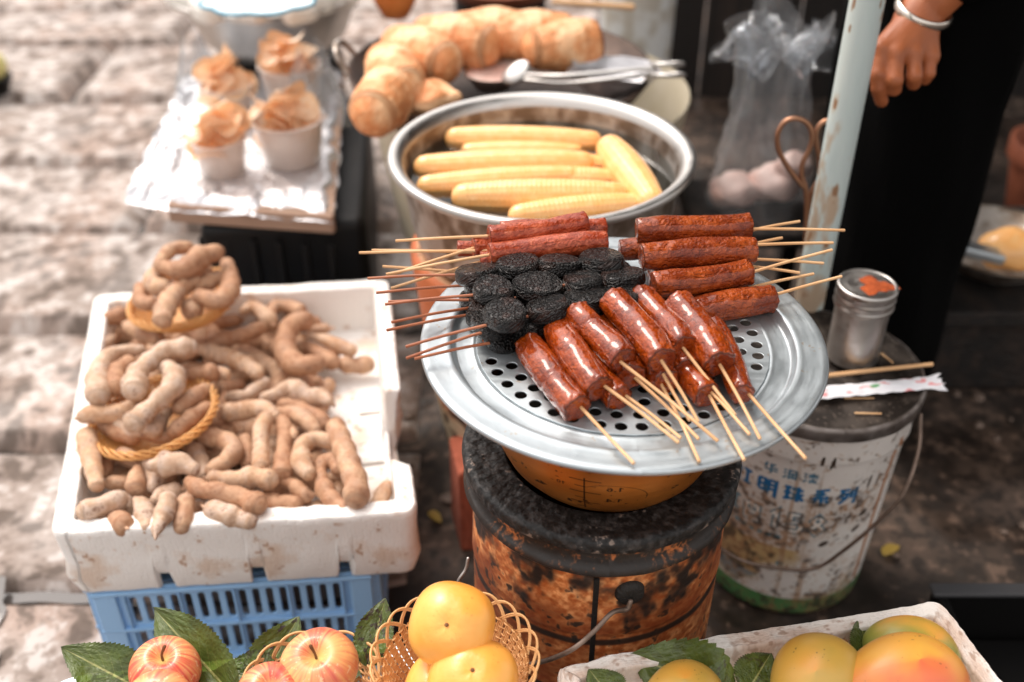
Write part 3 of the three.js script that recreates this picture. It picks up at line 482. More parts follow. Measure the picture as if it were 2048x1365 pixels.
pod(2, 'knobbly pod poking level out of the left side of the front wicker tray', [[-0.5873, 0.3, -1.1208, 0.0102], [-0.5778, 0.3, -1.1208, 0.0125], [-0.5595, 0.3, -1.1229, 0.0115], [-0.5438, 0.3, -1.1294, 0.012], [-0.5266, 0.3, -1.1403, 0.011]]);
pod(2, 'short two lobed pod under the bent grey pod in the front wicker tray', [[-0.4826, 0.292, -1.1393, 0.0099], [-0.4861, 0.292, -1.122, 0.0109], [-0.4875, 0.292, -1.1029, 0.0137]]);
pod(2, 'brown pod in shade at the right inside of the front wicker tray', [[-0.4376, 0.3, -1.1807, 0.0101], [-0.4523, 0.3, -1.1558, 0.0125], [-0.4602, 0.3, -1.1381, 0.0112]]);
pod(2, 'plain brown pod resting just behind the right front rim of the front tray', [[-0.4265, 0.29, -1.1506, 0.0083], [-0.4426, 0.29, -1.1266, 0.0116], [-0.4597, 0.29, -1.1032, 0.0111]]);
pod(2, 'row of small round lobes at the back right of the front wicker tray', [[-0.4777, 0.3, -1.2278, 0.0072], [-0.4629, 0.3, -1.2206, 0.0108], [-0.4509, 0.3, -1.2182, 0.0086], [-0.4377, 0.3, -1.217, 0.0132]]);
pod(2, 'pod lying deep at the front of the front wicker tray under the grey one', [[-0.54, 0.285, -1.1198, 0.0095], [-0.5191, 0.285, -1.1092, 0.0108], [-0.5084, 0.285, -1.105, 0.0081]]);
pod(0, 'single rounded pod tip beside the right rim of the front tray', [[-0.4289, 0.29, -1.234, 0.008], [-0.4183, 0.29, -1.2256, 0.0089]]);
pod(2, 'brown pod along the front left inside of the front wicker tray', [[-0.5673, 0.276, -1.1307, 0.0099], [-0.5455, 0.276, -1.1136, 0.0109], [-0.5212, 0.276, -1.1052, 0.0103]]);
pod(2, 'short pod at the bottom front inside the front wicker tray', [[-0.5072, 0.274, -1.1118, 0.0095], [-0.4848, 0.274, -1.1097, 0.0106], [-0.4696, 0.274, -1.1139, 0.009]]);
pod(0, 'long mottled pod running right from between the two wicker trays', [[-0.4915, 0.262, -1.3334, 0.0096], [-0.4635, 0.262, -1.3255, 0.012], [-0.4321, 0.262, -1.3085, 0.0125], [-0.4018, 0.262, -1.2867, 0.0123], [-0.3827, 0.262, -1.2666, 0.0104]]);
pod(0, 'brown bead shaped pod below the left front of the back wicker tray', [[-0.6093, 0.272, -1.3803, 0.0102], [-0.586, 0.272, -1.3649, 0.0156], [-0.5551, 0.272, -1.3472, 0.0112]]);
pod(0, 'dark tan pod in the back left corner of the foam box', [[-0.6278, 0.262, -1.4351, 0.009], [-0.6373, 0.262, -1.4269, 0.0127], [-0.6504, 0.262, -1.4162, 0.0126]]);
pod(0, 'thin pale pod against the left foam wall behind the front tray', [[-0.6394, 0.255, -1.3716, 0.007], [-0.644, 0.255, -1.3539, 0.0087], [-0.6433, 0.255, -1.3292, 0.0078]]);
pod(1, 'thick smooth pod on the very top of the back wicker tray pile', [[-0.4598, 0.385, -1.4168, 0.0121], [-0.4806, 0.385, -1.4028, 0.0181], [-0.5005, 0.385, -1.37, 0.0153], [-0.5276, 0.385, -1.3726, 0.0114]]);
pod(1, 'pinkish pod at the top left of the back wicker tray pile', [[-0.5086, 0.388, -1.4315, 0.0095], [-0.5275, 0.388, -1.4215, 0.0108], [-0.5364, 0.388, -1.4018, 0.0105], [-0.5398, 0.388, -1.3785, 0.0087]]);
pod(1, 'bulging pod on the left shoulder of the back wicker tray pile', [[-0.5458, 0.362, -1.4026, 0.0128], [-0.554, 0.362, -1.3809, 0.013], [-0.5403, 0.362, -1.357, 0.0142], [-0.5264, 0.362, -1.357, 0.0111]]);
pod(1, 'two lobed pod at the left rim of the back wicker tray', [[-0.5722, 0.345, -1.3735, 0.012], [-0.5646, 0.345, -1.3422, 0.0117], [-0.5464, 0.345, -1.332, 0.01]]);
pod(1, 'long pod slanting down the front of the back wicker tray pile', [[-0.4857, 0.362, -1.3728, 0.0084], [-0.4999, 0.362, -1.357, 0.0123], [-0.5091, 0.362, -1.3234, 0.0148], [-0.5099, 0.362, -1.291, 0.0151], [-0.508, 0.362, -1.2692, 0.0133]]);
pod(1, 'stubby brown pod behind the slanting pod in the back tray', [[-0.462, 0.352, -1.3972, 0.0126], [-0.4781, 0.352, -1.381, 0.0125], [-0.4875, 0.352, -1.373, 0.0099]]);
pod(1, 'hook shaped pod at the right of the back wicker tray', [[-0.4528, 0.352, -1.436, 0.0105], [-0.4418, 0.352, -1.4026, 0.0129], [-0.433, 0.352, -1.3624, 0.0151], [-0.443, 0.352, -1.3326, 0.0131], [-0.4708, 0.352, -1.339, 0.0122]]);
pod(1, 'round end of a pod seen head on at the front of the back tray', [[-0.4852, 0.335, -1.3296, 0.0155], [-0.4997, 0.315, -1.3677, 0.015]]);
pod(1, 'pod filling the middle of the back wicker tray below the others', [[-0.5315, 0.34, -1.4306, 0.0117], [-0.5089, 0.34, -1.4278, 0.0131], [-0.4891, 0.34, -1.4362, 0.0117]]);
pod(0, 'big C shaped ribbed pod at the back right of the foam box', [[-0.3335, 0.262, -1.4119, 0.0141], [-0.352, 0.262, -1.3987, 0.0155], [-0.3577, 0.262, -1.36, 0.0156], [-0.3477, 0.262, -1.3155, 0.0167], [-0.3218, 0.262, -1.2869, 0.016], [-0.2974, 0.262, -1.2917, 0.0133]]);
pod(0, 'arched pod looping behind the big C shaped pod', [[-0.3547, 0.25, -1.4598, 0.0122], [-0.3787, 0.25, -1.4751, 0.0115], [-0.3964, 0.25, -1.4709, 0.0095], [-0.3978, 0.25, -1.446, 0.0083]]);
pod(0, 'curled pod against the back foam wall right of the back tray', [[-0.3964, 0.252, -1.4241, 0.0135], [-0.4178, 0.252, -1.4568, 0.0122], [-0.4355, 0.252, -1.4693, 0.0107], [-0.4431, 0.252, -1.454, 0.0083]]);
pod(0, 'brown pod with a broken open dark end right of the back tray', [[-0.4049, 0.262, -1.3908, 0.0117], [-0.4265, 0.262, -1.3676, 0.0123], [-0.4504, 0.262, -1.3575, 0.0123], [-0.4711, 0.262, -1.3475, 0.0108]]);
pod(0, 'small pod stub near the back right of the foam box floor', [[-0.3111, 0.222, -1.4441, 0.0079], [-0.334, 0.222, -1.4441, 0.0069]]);
pod(0, 'smooth bent pod lying right of the big C shaped pod', [[-0.2569, 0.238, -1.3638, 0.0099], [-0.2824, 0.238, -1.379, 0.0118], [-0.3112, 0.238, -1.3945, 0.0077], [-0.3317, 0.238, -1.4023, 0.006]]);
pod(0, 'thin pod lying inside the curve of the big C shaped pod', [[-0.3327, 0.226, -1.3909, 0.0104], [-0.3066, 0.226, -1.3655, 0.0117], [-0.2844, 0.226, -1.3432, 0.0116]]);
pod(0, 'two beaded pod farthest right on the bare foam floor', [[-0.2723, 0.216, -1.3543, 0.0103], [-0.2617, 0.216, -1.3519, 0.0143], [-0.2487, 0.216, -1.3531, 0.0117], [-0.2344, 0.216, -1.3556, 0.0144]]);
pod(0, 'small brown pod left of the big C shaped pod', [[-0.397, 0.226, -1.4409, 0.0114], [-0.396, 0.226, -1.4117, 0.0123], [-0.3971, 0.226, -1.3935, 0.0089]]);
pod(0, 'shaded pod deep between the trays at the back of the heap', [[-0.4382, 0.214, -1.3898, 0.0112], [-0.4217, 0.214, -1.3821, 0.0119], [-0.4054, 0.214, -1.3746, 0.0104]]);
pod(0, 'reddish pod under the lower end of the big C shaped pod', [[-0.3605, 0.214, -1.3301, 0.0101], [-0.3342, 0.214, -1.311, 0.0108], [-0.3047, 0.214, -1.3063, 0.0097]]);
pod(0, 'grey three lobed pod slanting up from the right rim of the front tray', [[-0.3737, 0.25, -1.2591, 0.0099], [-0.3857, 0.25, -1.2433, 0.0104], [-0.3962, 0.25, -1.2278, 0.0098], [-0.4156, 0.25, -1.2234, 0.0089]]);
pod(0, 'lumpy pale pod with a pointed tip at the middle right of the heap', [[-0.3591, 0.262, -1.2124, 0.0102], [-0.3455, 0.262, -1.2189, 0.0089], [-0.3286, 0.262, -1.2299, 0.013], [-0.3113, 0.262, -1.2233, 0.0137], [-0.2964, 0.262, -1.2146, 0.0114], [-0.2783, 0.262, -1.2102, 0.0123], [-0.2645, 0.262, -1.1973, 0.0066], [-0.2578, 0.262, -1.1926, 0.0027]]);
pod(0, 'short dark tan pod just right of the front tray back rim', [[-0.4196, 0.232, -1.2804, 0.0101], [-0.4321, 0.232, -1.2734, 0.0101]]);
pod(0, 'broad smooth pod lying level right beside the front wicker tray', [[-0.4025, 0.268, -1.1671, 0.0135], [-0.3866, 0.268, -1.1734, 0.0132], [-0.37, 0.268, -1.1766, 0.0126], [-0.3497, 0.268, -1.1696, 0.0116], [-0.3365, 0.268, -1.1572, 0.009]]);
pod(0, 'knobbly ridged pod at the right edge of the heap', [[-0.3345, 0.252, -1.2048, 0.01], [-0.3131, 0.252, -1.2023, 0.0096], [-0.2927, 0.252, -1.1844, 0.0099], [-0.2745, 0.252, -1.1694, 0.0117], [-0.2668, 0.252, -1.1595, 0.0094]]);
pod(0, 'curved pod between the upright pod and the ridged pod', [[-0.3346, 0.262, -1.1771, 0.0087], [-0.3097, 0.262, -1.1696, 0.0123], [-0.2896, 0.262, -1.1523, 0.0121], [-0.2761, 0.262, -1.1353, 0.0093]]);
pod(0, 'upright narrow pod with a pointed top in the middle of the heap', [[-0.3418, 0.275, -1.1535, 0.0047], [-0.3449, 0.275, -1.1413, 0.0111], [-0.3467, 0.275, -1.1151, 0.0115], [-0.342, 0.275, -1.0873, 0.0102], [-0.338, 0.275, -1.067, 0.0109], [-0.3337, 0.275, -1.045, 0.0105]]);
pod(0, 'two pronged pod standing beside the upright narrow pod', [[-0.3245, 0.266, -1.1499, 0.0112], [-0.3172, 0.266, -1.1282, 0.0115], [-0.3134, 0.266, -1.1047, 0.0094], [-0.3104, 0.266, -1.0795, 0.0112], [-0.3062, 0.266, -1.0464, 0.0135]]);
pod(0, 'short side lobe leaning on the two pronged pod', [[-0.3159, 0.268, -1.1377, 0.0069], [-0.3057, 0.268, -1.1234, 0.0076], [-0.3018, 0.268, -1.114, 0.0064]]);
pod(0, 'smooth arched pod shaped like a hook near the right of the heap', [[-0.2429, 0.275, -1.0941, 0.0093], [-0.2693, 0.275, -1.0999, 0.0105], [-0.2845, 0.275, -1.0827, 0.0119], [-0.2794, 0.275, -1.0516, 0.0135], [-0.2675, 0.275, -1.0321, 0.009]]);
pod(0, 'pod bent like a swan neck at the right front of the heap', [[-0.2323, 0.262, -1.0508, 0.0088], [-0.2424, 0.262, -1.0706, 0.0104], [-0.2561, 0.262, -1.0729, 0.0098], [-0.2549, 0.262, -1.04, 0.0079], [-0.2453, 0.262, -1.0145, 0.0118], [-0.23, 0.262, -0.9919, 0.0116], [-0.2061, 0.262, -0.9718, 0.0107]]);
pod(0, 'large thick straight pod leaning at the right of the heap', [[-0.2415, 0.285, -1.1125, 0.0139], [-0.2275, 0.285, -1.0756, 0.014], [-0.2117, 0.285, -1.0317, 0.0144], [-0.2006, 0.285, -1.0002, 0.0153], [-0.1981, 0.285, -0.9798, 0.0162]]);
pod(0, 'pod in the front right corner of the foam box', [[-0.1692, 0.236, -1.0488, 0.0095], [-0.1742, 0.236, -1.0254, 0.0114], [-0.1774, 0.236, -1.0005, 0.0127]]);
pod(0, 'curved brown pod tucked under the front tray right side', [[-0.4287, 0.264, -1.1234, 0.0122], [-0.398, 0.264, -1.1093, 0.0129], [-0.3791, 0.264, -1.0886, 0.0123], [-0.3863, 0.264, -1.0706, 0.0119], [-0.401, 0.264, -1.0508, 0.01]]);
pod(0, 'pale pod slanting below the front tray in the middle of the heap', [[-0.4493, 0.25, -1.1163, 0.013], [-0.434, 0.25, -1.0978, 0.0109], [-0.4219, 0.25, -1.073, 0.0093], [-0.4147, 0.25, -1.0553, 0.0089]]);
pod(0, 'two lobed pod lying level across the front middle of the heap', [[-0.3876, 0.276, -1.0204, 0.0115], [-0.3644, 0.276, -1.0193, 0.0112], [-0.3407, 0.276, -1.0225, 0.0124], [-0.3165, 0.276, -1.0162, 0.0126]]);
pod(0, 'long three lobed pod crossing the front middle, nearest the viewer of its row', [[-0.4149, 0.282, -1.0076, 0.0102], [-0.3953, 0.282, -0.9911, 0.0118], [-0.3791, 0.282, -0.9881, 0.011], [-0.3642, 0.282, -0.984, 0.0132], [-0.3467, 0.282, -0.981, 0.0112], [-0.3226, 0.282, -0.965, 0.0143]]);
pod(0, 'blunt grey pod lying on the front foam rim', [[-0.3781, 0.272, -0.9645, 0.0122], [-0.3581, 0.272, -0.9557, 0.0141], [-0.3436, 0.272, -0.9528, 0.0119], [-0.3288, 0.272, -0.948, 0.0102]]);
pod(0, 'pod with a dark hole near the front of the heap', [[-0.3225, 0.252, -1.0085, 0.0115], [-0.3041, 0.252, -0.9942, 0.0136], [-0.293, 0.252, -0.9962, 0.0114], [-0.2844, 0.252, -0.9962, 0.012]]);
pod(0, 'small pod with a pointed tip right of the level two lobed pod', [[-0.3074, 0.254, -1.038, 0.007], [-0.2917, 0.254, -1.0316, 0.0096], [-0.2715, 0.254, -1.0147, 0.0113], [-0.2583, 0.254, -1.0137, 0.0023]]);
pod(0, 'dark pod under the pointed pod near the front', [[-0.3186, 0.236, -1.0467, 0.0098], [-0.3042, 0.236, -1.0402, 0.0106]]);
pod(0, 'smooth pod half hidden behind the front foam rim', [[-0.2557, 0.228, -1.0067, 0.0134], [-0.2731, 0.228, -1.0067, 0.0116], [-0.2866, 0.228, -0.9924, 0.0081], [-0.3114, 0.228, -0.9864, 0.0057]]);
pod(0, 'pod standing in shade behind the upright narrow pod', [[-0.3746, 0.25, -1.1258, 0.0089], [-0.3676, 0.25, -1.107, 0.0092], [-0.362, 0.25, -1.0797, 0.0083]]);
pod(0, 'shaded pod right under the rim of the front tray', [[-0.4225, 0.24, -1.1666, 0.0127], [-0.4067, 0.24, -1.1592, 0.0123]]);
pod(0, 'small pod lying behind the leaning thick pod', [[-0.2333, 0.236, -1.051, 0.0083], [-0.2324, 0.236, -1.0338, 0.0076]]);
pod(0, 'small tan pod at the foot of the leaning thick pod', [[-0.21, 0.222, -1.0211, 0.0082], [-0.1988, 0.222, -1.0128, 0.0088]]);
pod(0, 'stub of a pod showing between the blunt pod and the rim', [[-0.3277, 0.25, -0.9682, 0.0077], [-0.3193, 0.25, -0.9682, 0.0073]]);
pod(0, 'upright spotted pod leaning on the left foam wall', [[-0.5827, 0.278, -1.1007, 0.0138], [-0.5665, 0.278, -1.0659, 0.0126], [-0.5509, 0.278, -1.0345, 0.0109], [-0.5366, 0.278, -1.0041, 0.0092]]);
pod(0, 'shaded upright pod beside the spotted pod at the left wall', [[-0.5664, 0.252, -1.1144, 0.0094], [-0.5553, 0.252, -1.0834, 0.0103], [-0.549, 0.252, -1.0594, 0.008]]);
pod(0, 'brown pod just under the front left rim of the front tray', [[-0.5338, 0.256, -1.087, 0.0108], [-0.5212, 0.256, -1.0809, 0.0128], [-0.5067, 0.256, -1.0728, 0.0094]]);
pod(0, 'fat straight grey pod in the front left corner of the foam box', [[-0.5354, 0.274, -0.9612, 0.0132], [-0.5208, 0.274, -0.9701, 0.0135], [-0.5045, 0.274, -0.9845, 0.0124]]);
pod(0, 'small reddish pod left of the egg shaped pod', [[-0.5348, 0.25, -1.0381, 0.009], [-0.5182, 0.25, -1.0401, 0.009]]);
pod(0, 'egg shaped pod with its tip upward near the front left', [[-0.4962, 0.272, -1.0411, 0.0052], [-0.4942, 0.272, -1.0276, 0.0117], [-0.491, 0.272, -1.0125, 0.0126]]);
pod(0, 'pod hanging down with a pale tip right of the egg shaped pod', [[-0.4824, 0.266, -1.0556, 0.0132], [-0.473, 0.266, -1.0361, 0.0118], [-0.4704, 0.266, -1.0152, 0.0072]]);
pod(0, 'reddish knobbly pod with a pale cracked tip below the front tray', [[-0.4697, 0.292, -1.0285, 0.0077], [-0.4566, 0.292, -1.0323, 0.0155], [-0.4442, 0.292, -1.0294, 0.0145], [-0.4328, 0.292, -1.0304, 0.0127], [-0.4154, 0.292, -1.0227, 0.0093]]);
pod(0, 'grey humped pod behind the two small front pods', [[-0.442, 0.262, -1.0101, 0.0111], [-0.4544, 0.262, -1.0082, 0.0111], [-0.4619, 0.262, -0.9934, 0.0077]]);
pod(0, 'onion shaped pod with a pale tip at the front left', [[-0.4849, 0.268, -0.989, 0.0038], [-0.4724, 0.268, -0.9763, 0.0109], [-0.4646, 0.268, -0.9603, 0.0125], [-0.4579, 0.268, -0.9412, 0.0089]]);
pod(0, 'round pod end with a small white tip facing the viewer at the front rim', [[-0.4875, 0.27, -0.9443, 0.0151], [-0.5034, 0.258, -0.9634, 0.0126]]);
pod(0, 'grey pointed pod hanging over the front foam rim', [[-0.4331, 0.288, -0.9662, 0.0106], [-0.4325, 0.288, -0.9503, 0.0126], [-0.433, 0.288, -0.9297, 0.0097], [-0.432, 0.288, -0.9128, 0.0063], [-0.4303, 0.288, -0.9004, 0.0019]]);
pod(0, 'orange brown upright pod with a dark twig at the front rim', [[-0.4163, 0.272, -0.9794, 0.0111], [-0.4129, 0.272, -0.9598, 0.0115], [-0.412, 0.272, -0.9406, 0.0108]]);
pod(0, 'round pod end with a curled tip behind the front rim', [[-0.3939, 0.254, -0.9604, 0.0106], [-0.4031, 0.242, -0.9796, 0.009]]);
pod(0, 'little pod between the orange brown pod and the long front pod', [[-0.4136, 0.24, -0.9998, 0.0086], [-0.4067, 0.24, -1.0035, 0.008]]);
pod(0, 'dark pod in shadow at the front left corner', [[-0.5501, 0.215, -0.9959, 0.0118], [-0.5322, 0.215, -0.9887, 0.0111]]);
pod(0, 'slim pod under the fat grey corner pod', [[-0.5048, 0.246, -1.0234, 0.0073], [-0.4999, 0.246, -0.9936, 0.0085]]);
pod(0, 'shaded pod at the bottom of the front left heap', [[-0.5031, 0.23, -1.0423, 0.0083], [-0.4919, 0.23, -1.0403, 0.008]]);
pod(0, 'deep shaded pod behind the egg shaped pod', [[-0.5536, 0.216, -1.1012, 0.0108], [-0.5398, 0.216, -1.1012, 0.0108]]);

{ // the lower layers of the heap, mostly hidden
  const zone = [[-0.6985, 0.2, -1.5064], [-0.5756, 0.2, -1.0411], [-0.1942, 0.2, -1.046], [-0.236, 0.2, -1.1599], [-0.2922, 0.2, -1.296], [-0.2704, 0.2, -1.3683], [-0.3661, 0.2, -1.5064], [-0.4833, 0.2, -1.5702]];
  const inside = (x, z) => { let c = false; for (let i = 0, j = zone.length - 1; i < zone.length; j = i++) { const a = zone[i], b = zone[j]; if ((a[2] > z) !== (b[2] > z) && x < (b[0] - a[0]) * (z - a[2]) / (b[2] - a[2]) + a[0]) c = !c; } return c; };
  let n = 0, tries = 0;
  while (n < 110 && tries++ < 4000) {
    const x = rr(-0.68, -0.17), z = rr(-1.5, -0.96), h = n < 50 ? 0.2025 : 0.222; if (!inside(x, z)) continue;
    const a = rr(0, 6.28), l = rr(0.035, 0.06), b = rr(-0.02, 0.02), q = (f) => [x + Math.cos(a) * l * f - Math.sin(a) * b * (1 - f * f), h + rr(-0.002, 0.002), z + Math.sin(a) * l * f + Math.cos(a) * b * (1 - f * f), rr(0.0095, 0.0125)];
    if (![-1, 1].every((f) => { const p = q(f); return inside(p[0], p[2]); })) continue;
    n++; pod(0, 'tan tamarind pod mostly hidden low in the heap under other pods', [q(-1), q(-0.35), q(0.35), q(1)]);
  }
}

// ---------------------------------------------------------------- stove, gold bowl and steamer plate
const PC = [0.109, 0.619, -0.856];
{
  const C = [0.094, 0, -0.846], g = thing('briquette_stove', 'round rusty black briquette stove under the gold bowl', 'stove');
  part(g, 'body', lathe([[0, 0.02], [0.134, 0.02], [0.138, 0.03], [0.138, 0.20], [0.1385, 0.33], [0.1375, 0.335], [0.1365, 0.34], [0.1375, 0.345], [0.1395, 0.35], [0.1385, 0.375], [0.137, 0.43], [0.138, 0.436]], 96, C, (a, y) => 1 + 0.006 * Math.sin(a * 3 + y * 9) + 0.004 * n3(Math.cos(a) * 6, y * 40, Math.sin(a) * 6), 'height'), M.stoveBody);
  part(g, 'collar', lathe([[0.136, 0.436], [0.143, 0.438], [0.1465, 0.443], [0.143, 0.449], [0.1365, 0.452], [0.1365, 0.468], [0.141, 0.471]], 96, C, (a, y) => 1 + 0.005 * Math.sin(a * 3 + 1) + 0.003 * n3(Math.cos(a) * 9, y * 90, Math.sin(a) * 9)), M.stoveCollar);
  part(g, 'top_plate', lathe([[0.141, 0.471], [0.1468, 0.474], [0.1475, 0.482], [0.1455, 0.488], [0.140, 0.4895], [0.126, 0.488], [0.123, 0.4865], [0.117, 0.4865], [0.104, 0.4855], [0.1005, 0.482], [0.100, 0.44], [0.100, 0.3]], 96, C, (a, y) => 1 + 0.004 * Math.sin(a * 2 + 1) + 0.003 * n3(Math.cos(a) * 12, y * 90, Math.sin(a) * 12)), M.stoveTop);
  part(g, 'seam', box(0.0055, 0.20, 0.004, 0.083, 0.330, -0.846 + 0.1385, 0.001), M.soot);
  const K = [0.1158, 0.4081, -0.7125];
  const knob = part(g, 'door_knob', lathe([[0, 0], [0.0145, 0], [0.0155, 0.005], [0.0135, 0.0105], [0.008, 0.012], [0, 0.0125]], 24), M.soot); knob.position.set(K[0], K[1], K[2] - 0.004); knob.rotation.set(Math.PI / 2, 0, -0.2);
  part(g, 'bail_handle', wire([[K[0] + 0.001, K[1] - 0.001, K[2] + 0.013], [K[0] - 0.002, K[1] - 0.008, K[2] + 0.016], [0.0978, 0.4077, -0.685], [0.0804, 0.3969, -0.672], [0.0608, 0.3866, -0.66], [0.0423, 0.3615, -0.668], [0.0187, 0.3096, -0.7]], 0.0026), M.rustWire);
  part(g, 'hook', wire([[-0.0479, 0.3606, -0.8], [-0.0507, 0.3488, -0.795], [-0.0585, 0.3369, -0.79], [-0.0596, 0.3184, -0.79]], 0.0018), M.steel);
  base(g);
}
{
  const g = thing('bowl', 'gold toned metal bowl with stamped scale marks sitting in the stove top', 'bowl');
  const C = [0.098, 0, -0.836];
  part(g, 'shell', lathe([[0, 0.470], [0.05, 0.471], [0.078, 0.477], [0.094, 0.487], [0.106, 0.502], [0.1145, 0.522], [0.1195, 0.545], [0.1225, 0.57], [0.1255, 0.604], [0.1245, 0.604], [0.1205, 0.57], [0.1175, 0.545], [0.1125, 0.523], [0.1, 0.5], [0.07, 0.478], [0, 0.476]], 96, C, null, 'height'), M.gold);
  part(g, 'water', new THREE.CircleGeometry(0.117, 48).rotateX(-Math.PI / 2).translate(C[0], 0.556, C[2]), M.puddle);
  base(g);
}
{
  const g = thing('steamer_plate', 'round perforated aluminium steamer plate carrying the skewers', 'plate');
  const s = new THREE.Shape(); s.absarc(0, 0, 0.1445, 0, Math.PI * 2, false);
  const hole = (r, a, q) => { const p = new THREE.Path(); p.absarc(r * Math.cos(a), r * Math.sin(a), q, 0, Math.PI * 2, true); s.holes.push(p); };
  const D2 = Math.PI / 180;
  for (const a of [-22.5, -14, -6, 3, 11, 19, 43, 52, 61, 69.5, 78, 87, 95, 103, 114, 122, 131, 139, 148, 157, 165, 181, 190, 199, 208, 216, 230, 239, 247, 256, 264, 280, 289, 297, 306, 314]) hole(0.1335, -a * D2, 0.0061);
  for (const a of [-20, -11, -1, 9, 18.5, 47, 57, 66.5, 76, 87, 97, 106.5, 119, 129, 139, 149, 159, 185, 195, 205, 215, 237, 247, 257, 285, 295, 305]) hole(0.117, -a * D2, 0.0061);
  for (let i = 0; i < 24; i++) hole(0.0985, (i + 0.5) / 24 * Math.PI * 2, 0.006);
  for (let i = 0; i < 18; i++) hole(0.080, i / 18 * Math.PI * 2, 0.006);
  for (let i = 0; i < 12; i++) hole(0.058, i / 12 * Math.PI * 2, 0.006);
  for (let i = 0; i < 6; i++) hole(0.034, i / 6 * Math.PI * 2, 0.006);
  const d = new THREE.ExtrudeGeometry(s, { depth: 0.0012, bevelEnabled: true, bevelSize: 0.0004, bevelThickness: 0.0003, bevelSegments: 1, curveSegments: 20 }); d.rotateX(-Math.PI / 2); d.translate(PC[0], 0.6095, PC[2]);
  const uv = d.attributes.uv; for (let i = 0; i < uv.count; i++) uv.setXY(i, uv.getX(i) * 4, uv.getY(i) * 4);
  part(g, 'perforated_disc', d, M.alloy);
  const rim = lathe([[0.1445, 0.610], [0.1470, 0.6108], [0.149, 0.6108], [0.1515, 0.6096], [0.1640, 0.6096], [0.1668, 0.6112], [0.1690, 0.6158], [0.1710, 0.6178], [0.1755, 0.6178], [0.180, 0.6172], [0.192, 0.6182], [0.1972, 0.6188], [0.1996, 0.6172], [0.2004, 0.6148], [0.1992, 0.613], [0.1974, 0.6142], [0.1755, 0.6160], [0.1722, 0.6162], [0.1665, 0.6092], [0.1625, 0.6077], [0.153, 0.6080], [0.1445, 0.6085]].reverse().map(([r, y]) => [r, y - 0.001]), 160, [PC[0], 0, PC[2]], (a, y, r) => 1 + 0.0012 * Math.sin(a * 2 + 1) + 0.0006 * Math.sin(a * 5));
  part(g, 'rim', rim, M.alloy);
  base(g);
}

// ---------------------------------------------------------------- skewers
function skewer(label, a, b, r, s0, s1, o = {}) {
  const { kind = 0, group = 'sausage skewers on the steamer plate', bow = 0.005, stick = M.bamboo } = o;
  r *= kind === 0 ? 1.13 : 1.08; const A = V(a), B = V(b), t = thing('sausage_skewer', label, 'skewer', group), d = B.clone().sub(A), side = new THREE.Vector3(-d.z, 0, d.x).normalize();
  const ph = rr(0, 6), P = [], R = [];
  for (let i = 0; i <= 5; i++) { const f = i / 5; P.push(A.clone().lerp(B, f).addScaledVector(side, bow * Math.sin(f * 3.1 + ph) * 0.7).add(new THREE.Vector3(0, 0.0012 * Math.sin(f * 5 + ph), 0))); R.push(r * (1 + 0.035 * Math.sin(f * 7 + ph) - (i === 0 || i === 5 ? 0.05 : 0))); }
  const L = d.length();
  const g = tube(P, R, { sides: 36, segs: 56, cap: 'flat', capA: kind === 0 && rnd() < 0.25 ? 'round' : 'flat', off: [rnd(), rnd()], warp: (an, s) => 1 + 0.04 * n3(s * 70 + ph, Math.cos(an) * 1.6, Math.sin(an) * 1.6 + ph) + 0.016 * n3(s * 260, Math.cos(an) * 5, Math.sin(an) * 5 + ph) + ((s < 0.004 || s > L - 0.004) ? 0.05 * Math.sin(an * 5 + ph) + 0.04 * Math.sin(an * 11 + ph * 3) : 0) - (o.crease && Math.abs(s - o.crease * L) < 0.004 ? 0.09 * (1 - Math.abs(s - o.crease * L) / 0.004) : 0) });
  part(t, 'sausage', g, M.sausage[kind]);
  const S0 = V(s0), S1 = V(s1), bk = S0.clone().addScaledVector(S1.clone().sub(S0).normalize(), -0.03);
  part(t, 'stick', tube([bk, S0, S0.clone().lerp(S1, 0.5).add(new THREE.Vector3(rr(-0.001, 0.001), 0.0006, 0)), S1], [0.0016, 0.0017, 0.0016, 0.0016], { sides: 8, cap: 'flat' }), stick);
  return base(t);
}
// front fan, pointing at the viewer
skewer('creased glossy sausage skewer leftmost of the front fan', [0.0135, 0.6245, -0.8299], [0.0611, 0.6245, -0.7325], 0.0135, [0.0611, 0.6245, -0.7339], [0.1021, 0.622, -0.6607], { crease: 0.62 });
skewer('glossy sausage skewer second from the left of the front fan, on top', [0.0406, 0.638, -0.8375], [0.0818, 0.634, -0.7486], 0.0137, [0.0819, 0.636, -0.7511], [0.1432, 0.622, -0.6876]);
skewer('glossy sausage skewer third from the left of the front fan, torn skin at its back', [0.0634, 0.65, -0.8483], [0.0999, 0.644, -0.7729], 0.0129, [0.101, 0.645, -0.7708], [0.1773, 0.621, -0.6908], { crease: 0.33 });
skewer('tallest glossy sausage skewer in the middle of the front fan', [0.0964, 0.657, -0.8615], [0.137, 0.648, -0.7698], 0.0139, [0.1351, 0.65, -0.7701], [0.1641, 0.622, -0.7159]);
skewer('glossy sausage skewer right behind the tallest one in the front fan', [0.1308, 0.648, -0.8765], [0.1597, 0.644, -0.7942], 0.0130, [0.1603, 0.645, -0.792], [0.1982, 0.622, -0.725]);
skewer('thick glossy sausage skewer with a wide cut end at the right of the front fan', [0.1605, 0.652, -0.8639], [0.1904, 0.64, -0.7745], 0.0150, [0.1878, 0.643, -0.7829], [0.214, 0.622, -0.6922]);
skewer('low sausage skewer rightmost of the front fan, stick over the plate rim', [0.197, 0.624, -0.8651], [0.2124, 0.6235, -0.7526], 0.0112, [0.2136, 0.624, -0.7571], [0.247, 0.623, -0.6659]);
